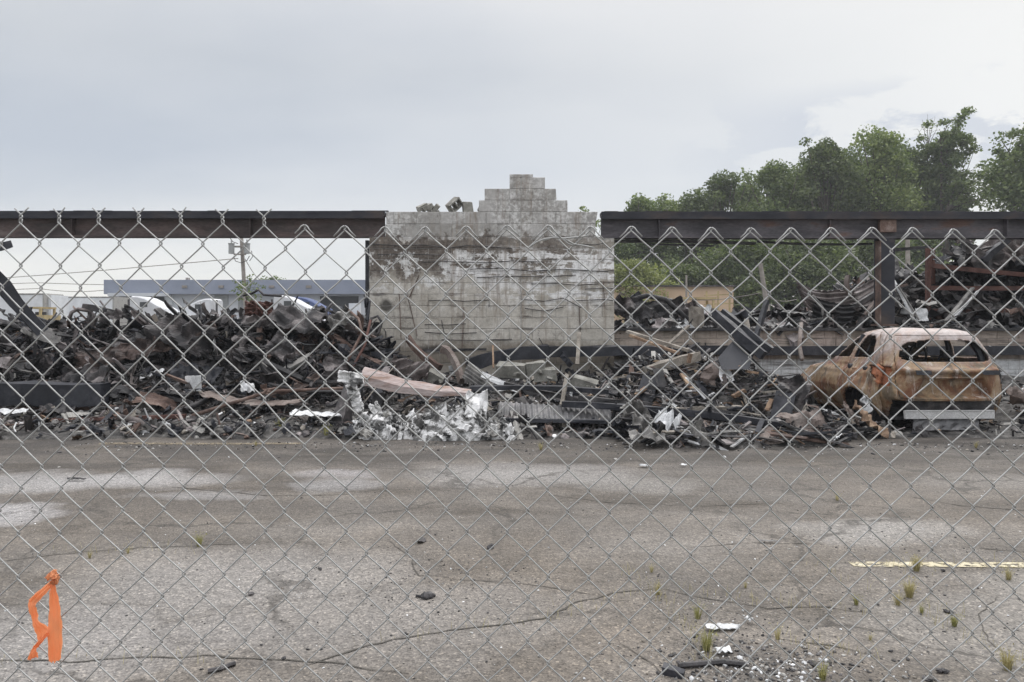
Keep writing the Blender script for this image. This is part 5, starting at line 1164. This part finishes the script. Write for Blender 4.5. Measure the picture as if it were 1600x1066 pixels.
line(((-250,452,80),(60,451,78),(172,453,76)), .035, 'lower of two level power lines left of the warehouse')
line(((-250,440,80),(60,442,78),(330,441,80)), .035, 'upper of two level power lines left of the warehouse')
line(((383,405,52),(410,440,70)), .025, 'short guy line slanting right below the transformers')
line(((1040,466,45),(1188,458,40),(1245,468,42)), .02, 'sagging line strung beyond the black slanting beams')
line(((1340,458,30),(1419,418,42)), .02, 'thin line running up to the pale pole by the steel column')

# ------------------------------------------------------------------ trees
def leaves(mb, c, r, n, size, rr, shell=.55):
    vs = []; fs = []
    for i in range(n):
        d = Vector((rr.gauss(0,1),rr.gauss(0,1),rr.gauss(0,1))).normalized(); k = rr.uniform(shell,1.06) if rr.random() < .75 else rr.uniform(.1,1)
        p = Vector((c[0]+d.x*r[0]*k, c[1]+d.y*r[1]*k, c[2]+d.z*r[2]*k)); s = size*rr.uniform(.6,1.4)
        u = Vector((rr.gauss(0,1),rr.gauss(0,1),rr.gauss(0,.7))).normalized(); v = u.cross(Vector((rr.gauss(0,1),rr.gauss(0,1),rr.gauss(0,1)))).normalized()
        b = len(vs); vs += [p-u*s*.5, p+v*s*.32, p+u*s*.5, p-v*s*.32]; fs.append((b,b+1,b+2,b+3))
    mb.add(vs, fs)
def tree(px, D, top, wpx_, low, m, label, seed, n=9000, leaf=.34, dens=1, clumps=None, bare=False, name='tree', lean=0, group='trees beyond the lot'):
    wpx_ *= 1.28
    rr = random.Random(seed); base = Vector((P(px,0,D).x, D, 0)); ztop = P(0,top,D).z; zlow = max(P(0,low,D).z,.4); wd = wpx_/F*D; h = ztop-zlow
    root = empty(name, base, label, 'tree' if name != 'shrub' else 'shrub', group); n = int(n*2.2)
    C_ = []; nc = int((clumps or 26)*2.4)
    for i in range(nc):
        t = rr.random()**.8; z = zlow+h*(.08+.84*t); prof = math.sin(math.pi*min(1,(.22+.78*t)))**.55*(1 if t < .7 else .8)
        a = rr.uniform(0,6.28); q = rr.uniform(.05,1)**.6*wd*.42*prof; rad = wd*rr.uniform(.10,.20)*(1.2-.35*t)
        C_.append(((base.x+q*math.cos(a)+lean*(z-zlow), D+q*math.sin(a)*.8, z), (rad*1.15, rad*1.1, rad*rr.uniform(.6,.9))))
    for q_ in range(7):
        rd = wd*rr.uniform(.05,.11); C_.append(((base.x+rr.uniform(-.36,.36)*wd+lean*h*.9, D+rr.uniform(-.3,.3)*wd, ztop-rd*.8-h*rr.uniform(0,.14)),(rd*1.2,rd*1.2,rd*.9)))
    C_.append(((base.x+lean*h*.9,D,ztop-wd*.07),(wd*.10,wd*.10,wd*.08)))
    mb = MB(); tot = sum(c[1][0]**2 for c in C_)
    for c, r in C_: leaves(mb, c, r, max(20,int(n*r[0]**2/tot*dens)), leaf, rr)
    mb.build('crown', M[m], root)
    mb = MB(); mb.tube([base, base+Vector((wd*.01,0,zlow*.6+h*.2)), base+Vector((lean*h*.4-wd*.02,0,zlow+h*.45)), base+Vector((lean*h*.8,0,zlow+h*.8))], max(wd*.028,.05), 8, r1=max(wd*.006,.015))
    for c, r in C_:
        if rr.random() < .75:
            z0_ = max(zlow*.7+(c[2]-zlow)*.55, .3); s0 = Vector((base.x+lean*max(0,z0_-zlow), D, z0_)); e = Vector(c[0] if isinstance(c[0],tuple) else c) if False else Vector(c)
            mb.tube([s0, s0.lerp(e,.5)+Vector((0,0,-.03*wd)), e], max(wd*.011,.02), 5, r1=max(wd*.003,.008))
    mb.build('trunk', M['bark'], root); return root
T = tree
T(1000,80,306,100,496,'leaf_mid','low rounded mid-green tree nearest the block wall',60,n=6500,leaf=.33,clumps=24)
T(1040,86,302,95,492,'leaf_light','low pale green tree second from the block wall',61,n=6500,leaf=.33,clumps=24)
T(1085,82,296,110,486,'leaf_dark','dark tree third from the block wall, a little taller than its left neighbour',62,n=6500,leaf=.33,clumps=24)
T(1128,84,266,105,456,'leaf_dark','dark green tree with a rounded top rising above its neighbours near the block wall',63,n=6500,leaf=.33,clumps=24)
T(1168,90,284,95,474,'leaf_mid','mid-green tree just right of the dark rounded one',64,n=6500,leaf=.33,clumps=24)
T(1212,80,250,115,440,'leaf_mid','broad mid-green tree left of the tallest group',65,n=6500,leaf=.33,clumps=24)
T(1250,88,258,100,448,'leaf_dark','dark tree between the broad mid-green one and the tallest group',66,n=6500,leaf=.33,clumps=24)
T(1290,78,214,105,404,'leaf_dark','tall dark green tree leading the tallest group on its left',67,n=6500,leaf=.33,clumps=24)
T(1330,86,228,100,418,'leaf_mid','mid-green tree inside the tallest group, lower than both sides',68,n=6500,leaf=.33,clumps=24)
T(1375,79,200,120,390,'leaf_light','tall light green tree with an open top above the steel column',69,n=6500,leaf=.33,clumps=24)
T(1415,84,226,95,416,'leaf_dark','dark tree just right of the tall light green one',70,n=6500,leaf=.33,clumps=24)
T(1448,90,250,90,440,'leaf_mid','mid-green tree under the bare branches',71,n=6500,leaf=.33,clumps=24)
T(1478,82,208,72,408,'leaf_mid','narrow tall tree with a slim leaning top near the right edge',72,n=6500,leaf=.33,clumps=24)
T(1645,70,188,150,360,'leaf_mid','large tree cut off by the right edge of the view',17,n=10000,clumps=34)
T(1740,80,230,140,520,'leaf_dark','dark tree outside the right edge of the view',18,n=5000)
T(988,62,408,112,520,'leaf_yellow','yellow-green bushy tree behind the tan building beside the block wall',19,n=6500,leaf=.24)
T(912,84,322,66,520,'leaf_light','small distant tree showing above the right shoulder of the block wall',20,n=3000)
T(430,110,430,50,500,'leaf_mid','small distant tree showing above the warehouse roof',21,n=1600)
T(1060,66,418,130,520,'leaf_dark','dark understorey tree behind the tan building',22,n=7000,leaf=.3)
T(1160,66,380,150,520,'leaf_dark','dark understorey tree right of the tan building',23,n=9000,leaf=.3)
T(1265,66,370,160,520,'leaf_dark','dark understorey tree behind the curled roof sheets',24,n=9000,leaf=.3)
T(1370,66,360,150,520,'leaf_dark','dark understorey tree behind the steel column',29,n=9000,leaf=.3)
T(1440,70,350,80,520,'leaf_mid','slender understorey tree left of the rusty rack',30,n=4000,leaf=.3)
# thin branching tree with sparse sprays of leaves to the right
def spray(px0, py0, sprays, D, label, m, leafn, leaf, seed, name='tree', cat='tree', r0=.12, blob=1.0, group=None):
    rr = random.Random(seed); base = Vector((P(px0,0,D).x,D,0)); root = empty(name, base, label, cat, group); tb = MB(); lb = MB(); fork = P(px0,py0,D)
    tb.tube([base, base.lerp(fork,.5)+Vector((.1,0,0)), fork], r0*1.5, 7, r1=r0)
    for px, py in sprays:
        e = P(px,py,D)+Vector((0,rr.uniform(-1,1)*blob,0)); mid_ = fork.lerp(e,.5)+Vector((0,0,.12*(e-fork).length*rr.uniform(.2,1)))
        pts = [fork, mid_, e]; tb.tube([fork, fork.lerp(mid_,.5)+Vector((0,0,.05)), mid_, mid_.lerp(e,.5), e], r0*.55, 5, r1=r0*.12)
        for k in range(5):
            t = .35+.65*k/4; q = (mid_.lerp(e,(t-.5)*2) if t > .5 else fork.lerp(mid_,t*2)); w = q+Vector((rr.gauss(0,.9),rr.gauss(0,.9),rr.gauss(.1,.6)))*blob
            tb.tube([q, q.lerp(w,.5)+Vector((0,0,.1*blob)), w], r0*.2, 4, r1=r0*.06)
            if leafn: leaves(lb, w, (.75*blob,.75*blob,.5*blob), leafn, leaf, rr, .1)
    tb.build('trunk', M['bark'], root)
    if leafn: lb.build('crown', M[m], root)
spray(1478,330,((1500,272),(1520,278),(1538,285),(1552,292),(1515,300),(1535,312),(1500,315),(1548,305),(1490,290)), 80, 'thin branching tree with sparse leaf sprays reaching right above the beam', 'leaf_mid', 34, .32, 41, r0=.16)
spray(1449,235,((1443,190),(1452,180),(1460,184),(1447,205),(1463,200),(1438,200),(1456,192)), 83, 'bare leafless branches standing above the narrow tall tree', 'leaf_mid', 0, .3, 42, r0=.09, blob=.55)
spray(1470,215,((1482,190),(1490,205),(1495,222),(1478,232),(1488,245),(1500,240),(1466,240),(1480,262)), 81, 'slim leafy tree top leaning beside the bare branches', 'leaf_mid', 90, .32, 43, r0=.12)
spray(1585,300,((1575,235),(1590,215),(1600,200),(1565,250),(1560,272),(1580,290),(1605,300),(1575,312)), 71, 'leafy limbs of a tree hanging in from the right edge', 'leaf_mid', 110, .3, 44, r0=.12)
spray(1500,440,((1488,392),(1500,385),(1515,400),(1495,410),(1480,420),(1525,415),(1508,395),(1545,370),(1590,362)), 30, 'thin leafy shrub poking up behind the rusty rack', 'leaf_light', 12, .12, 45, 'shrub', 'shrub', r0=.025, blob=.3)
spray(385,470,((380,438),(390,432),(396,446),(376,452),(388,460),(398,460),(383,445)), 40, 'straggly weed bush before the warehouse beside the utility pole', 'leaf_mid', 9, .14, 46, 'shrub', 'shrub', r0=.03, blob=.35)
T(520,120,448,80,505,'leaf_dark','low far tree behind the warehouse roof',31,n=1200)

# ------------------------------------------------------------------ weeds, stones and litter on the lot
def tuft(px, py, h, n, m, label, spread=.6, group='weed tufts growing from cracks in the asphalt', D=None, zbase=None):
    c = G(px,py) if D is None else P(px,py,D); z0 = gz(c.x,c.y) if zbase is None and D is None else c.z; mb = MB()
    for i in range(int(n*1.7)):
        a = U(0,6.28); r_ = h*spread*random.random()**.7*.45; b = Vector((c.x+r_*.4*math.cos(a),c.y+r_*.4*math.sin(a),z0-.003)); hh_ = h*U(.25,.85); o = Vector((math.cos(a),math.sin(a),0))*hh_*U(.15,1.1)*spread
        w = Vector((-math.sin(a),math.cos(a),0))*h*.009; p1 = b+o*.35+Vector((0,0,hh_*.6)); p2 = b+o+Vector((0,0,hh_*.95))
        mb.add([b-w,b+w,p1+w*.7,p1-w*.7,p2],((0,1,2,3),(3,2,4)))
        if random.random() < .4: mb.add([p2+Vector((U(-1,1),U(-1,1),U(-1,1)))*h*.05 for _ in range(3)],((0,1,2),))
    tag(mb.build('weed_tuft', M[m]), label, 'weed', group)
for px,py,h,n,m,lb in ((1432,893,.14,140,'weed','tallest straw-yellow weed tuft growing through the painted line'),(1421,934,.15,120,'weed','straw-coloured weed tuft below the painted line'),(1403,946,.1,70,'weed','small tuft just left of the tuft below the painted line'),(1338,946,.09,70,'weedgreen','compact green-yellow tuft left of the others under the painted line'),
    (1440,958,.08,50,'weedgreen','thin green tuft below the straw-coloured pair'),(1491,978,.1,80,'weedgreen','dense olive tuft beside a black stone'),(1576,906,.13,50,'weed','sparse tuft at the right end of the painted line'),(1574,1046,.14,90,'weed','straw tuft in the lower right corner'),
    (1028,930,.12,50,'weed','thin dry tuft above the crack right of centre'),(1018,895,.08,40,'weed','tiny dry tuft farther up from the crack right of centre'),(1090,968,.14,40,'weedgreen','upright green weed left of the white scrap'),(1104,1018,.17,60,'weedgreen','taller green-yellow weed below the white scrap'),
    (1215,1000,.1,40,'weed','pale tuft at the edge of the dark debris patch'),(1285,1062,.12,60,'weedgreen','green tuft at the right of the debris patch on the bottom edge'),(1308,782,.12,35,'weed','small isolated tuft in the middle distance on the right'),(311,854,.14,60,'weedgreen','small yellow-green tuft left of centre'),
    (140,872,.08,40,'weed','dry tuft above the orange tape'),(200,865,.07,40,'weed','second dry tuft right above the orange tape'),(845,703,.14,70,'weed','dry tuft at the edge of the rubble in the centre'),(1165,920,.07,30,'weed','faint dry tuft in the grimy patch right of centre'),
    (438,676,.3,60,'weedgreen','tall yellow-green weed at the rubble edge left of the white sheet'),(510,684,.28,40,'weedgreen','upright weed beside the dark leaning stump'),(35,668,.35,60,'weedgreen','leafy weed at the far left of the rubble edge'),(98,655,.25,50,'weedgreen','small leafy weed by the flat rusty beam'),
    (1525,700,.12,60,'weed','dry tuft on the asphalt behind the car bumper'),(400,697,.1,50,'weed','dry tuft on the far painted line'),(1022,640,.3,60,'weedgreen','moss-green weed clump inside the right heap'),(1360,1000,.06,30,'weed','tiny dry tuft right of the debris patch')):
    tuft(px,py,h,n,m,lb)
# bigger loose stones and char lumps as single things
for i, (px,py,r_,lb) in enumerate(((770,857,.045,'black lump on the asphalt just right of centre'),(655,848,.05,'flat black lump beside a white chip left of centre'),(395,931,.03,'dark crumb cluster stone in the pale patch'),(668,933,.06,'thin dark bark-like sliver in the centre foreground'),(498,890,.022,'small round black stone in the pale patch'),
    (1480,957,.03,'black stone next to the olive tuft'),(1470,893,.03,'flat black stone just under the painted line'),(1475,1052,.035,'large black crumb near the bottom right'),(1268,1040,.035,'black lump at the right of the debris patch'),(1420,1030,.018,'small dark sliver right of the debris patch'),(1450,1063,.03,'black crumb on the bottom edge at the right'),(445,1030,.018,'small black crumb left of the dark stick'))):
    c = G(px,py); mb = MB()
    for _ in range(3): mb.chunk((c.x+U(-1,1)*r_*.6,c.y+U(-1,1)*r_*.5,gz(c.x,c.y)+r_*.25), r_*.7, flat=.5)
    tag(mb.build('char_lump', M['char']), lb, 'stone')
def gpipe(name, pts, r, m, lb, cat='stick'):
    mb = MB(); q = [G(x,y) for x,y in pts]; mb.tube([p+Vector((0,0,r+gz(p.x,p.y))) for p in q], r, 6); tag(mb.build(name, M[m]), lb, cat)
gpipe('burnt_stick', ((325,1052),(345,1048),(360,1042),(368,1040)), .011, 'char', 'dark burnt stick lying on the asphalt at the bottom left')
gpipe('burnt_stick', ((650,933),(668,935),(680,932)), .008, 'char', 'small dark stick in the centre foreground')
gpipe('burnt_stick', ((1060,1046),(1095,1043),(1130,1040),(1165,1044)), .014, 'char', 'long dark stick across the debris patch at the bottom')
mb = MB(); c = G(1052,1056); mb.box((c.x,c.y,.02),(.1,.05,.035),Euler((0,.1,-.5)),jit=.1); tag(mb.build('char_block', M['black']), 'black rectangular char block at the left end of the debris patch', 'block')
def flat(name, px, py, L, Wd, rz, m, lb, amp=.08):
    c = G(px,py); mb = MB(); mb.sheet((c.x,c.y,gz(c.x,c.y)+.015), L, Wd, Euler((R(4),R(2),rz)), nx=12, ny=6, folds=3, amp=amp, th=.003, ragged=.2, seed=int(px)); tag(mb.build(name, M[m]), lb, 'scrap')
flat('metal_scrap', 1128,986,.21,.07,.05,'white','pale torn metal scrap lying among weeds right of centre')
flat('paper_scrap', 1130,1023,.09,.05,.2,'white','small white paper scrap below the torn metal scrap',.2)
flat('paper_scrap', 1170,975,.05,.04,.8,'white','tiny crumpled white scrap right of the torn metal scrap',.3)
flat('paper_scrap', 1006,731,.12,.07,.2,'white','white chip on the asphalt near the rubble edge',.2)
flat('paper_scrap', 1068,730,.08,.05,.5,'white','second smaller white chip near the rubble edge',.2)
flat('paper_scrap', 650,881,.05,.03,1,'ash','small pale chip left of centre in the foreground',.2)
flat('metal_scrap', 1200,849,.16,.03,0,'ash','thin light strip on the asphalt right of centre',.1)
flat('metal_scrap', 120,752,.22,.05,0,'char','dark thin scrap on the pale patch at the left',.2)
# loose gravel and crumbs
def gravel(name, n, region, smin, smax, w, label):
    mb = MB()
    for i in range(n):
        x, y = region(); s = smin*(smax/smin)**(random.random()**2.2); mb.chunk((x,y,gz(x,y)+s*.2), s, random.choices((0,1,2,3),w)[0], flat=.6)
    tag(mb.build(name, [M['char'],M['ash'],M['white'],M['greywood']], origin=(0,0,0)), label, 'gravel', kind='stuff')
def reg_all():
    y = 3.2+7.2*random.random()**1.3; return (U(-.75,.75)*y, y)
gravel('loose_gravel', 2600, reg_all, .0025,.011, (5,4,2,1), 'scattered crumbs of gravel and char over the asphalt')
gravel('loose_gravel', 520, lambda: (random.gauss(-.55,.35), random.gauss(4.7,.35)), .003,.011, (8,1,.3,.3), 'sprinkle of black crumbs in the middle of the pale patch')
gravel('debris_patch', 1500, lambda: (random.gauss(1.18,.3), random.gauss(3.55,.16)), .003,.017, (5,4,1.8,1.2), 'patch of fine dark debris at the bottom edge right of centre')
gravel('debris_patch', 500, lambda: (random.gauss(1.2,.35), random.gauss(4.2,.3)), .002,.009, (4,4,2,1), 'thin scatter of chips among the weeds right of centre')
gravel('loose_gravel', 1500, lambda: (U(-6,8.5), 10.2-abs(random.gauss(0,.45))), .005,.03, (6,4,1.2,1), 'crumbs spilled along the rubble edge')
gravel('loose_gravel', 500, lambda: (U(1.6,3.9), U(3.2,5.8)), .004,.014, (7,3,1,.5), 'black crumbs scattered over the right foreground')

# ------------------------------------------------------------------ air
hm = bpy.data.materials.new('haze_air'); hm.use_nodes = True; t = hm.node_tree; t.nodes.clear(); pv = N(t,'ShaderNodeVolumePrincipled'); pv.inputs['Color'].default_value = (.9,.93,.97,1); pv.inputs['Density'].default_value = .0008; ho = N(t,'ShaderNodeOutputMaterial'); t.links.new(pv.outputs[0], ho.inputs['Volume'])
mb = MB(); mb.box((0,115,14.5),(540,345,31)); tag(mb.build('haze', hm, origin=(0,115,-1)), kind='stuff')

# dry grass threading the cracks, too fine to count
mb = MB()
for (ax,ay),(bx_,by_),n in (((1030,921),(1380,962),90),((850,968),(1030,921),50),((1390,890),(1600,884),70),((1060,960),(1110,1040),60),((1400,940),(1600,1040),60),((1215,1000),(1380,1030),50),((980,890),(1060,960),50),((60,866),(330,852),60),((1250,880),(1500,960),60),((560,1012),(850,968),30),((-20,1031),(340,1026),30)):
    for _ in range(n):
        t_ = random.random(); c = G(ax+(bx_-ax)*t_+random.gauss(0,9), ay+(by_-ay)*t_+random.gauss(0,5)); h = U(.02,.08); a = U(0,6.28); o = Vector((math.cos(a),math.sin(a),0))*h*U(.2,1); w = Vector((-math.sin(a),math.cos(a),0))*.0012; z0 = Vector((0,0,gz(c.x,c.y)))
        mb.add([c+z0-w,c+z0+w,c+z0+o*.4+Vector((0,0,h*.7))+w*.6,c+z0+o*.4+Vector((0,0,h*.7))-w*.6,c+z0+o+Vector((0,0,h))],((0,1,2,3),(3,2,4)))
tag(mb.build('dry_grass', M['weed'], origin=(0,0,0)), 'fine dry grass blades growing along the asphalt cracks', 'grass', kind='stuff')
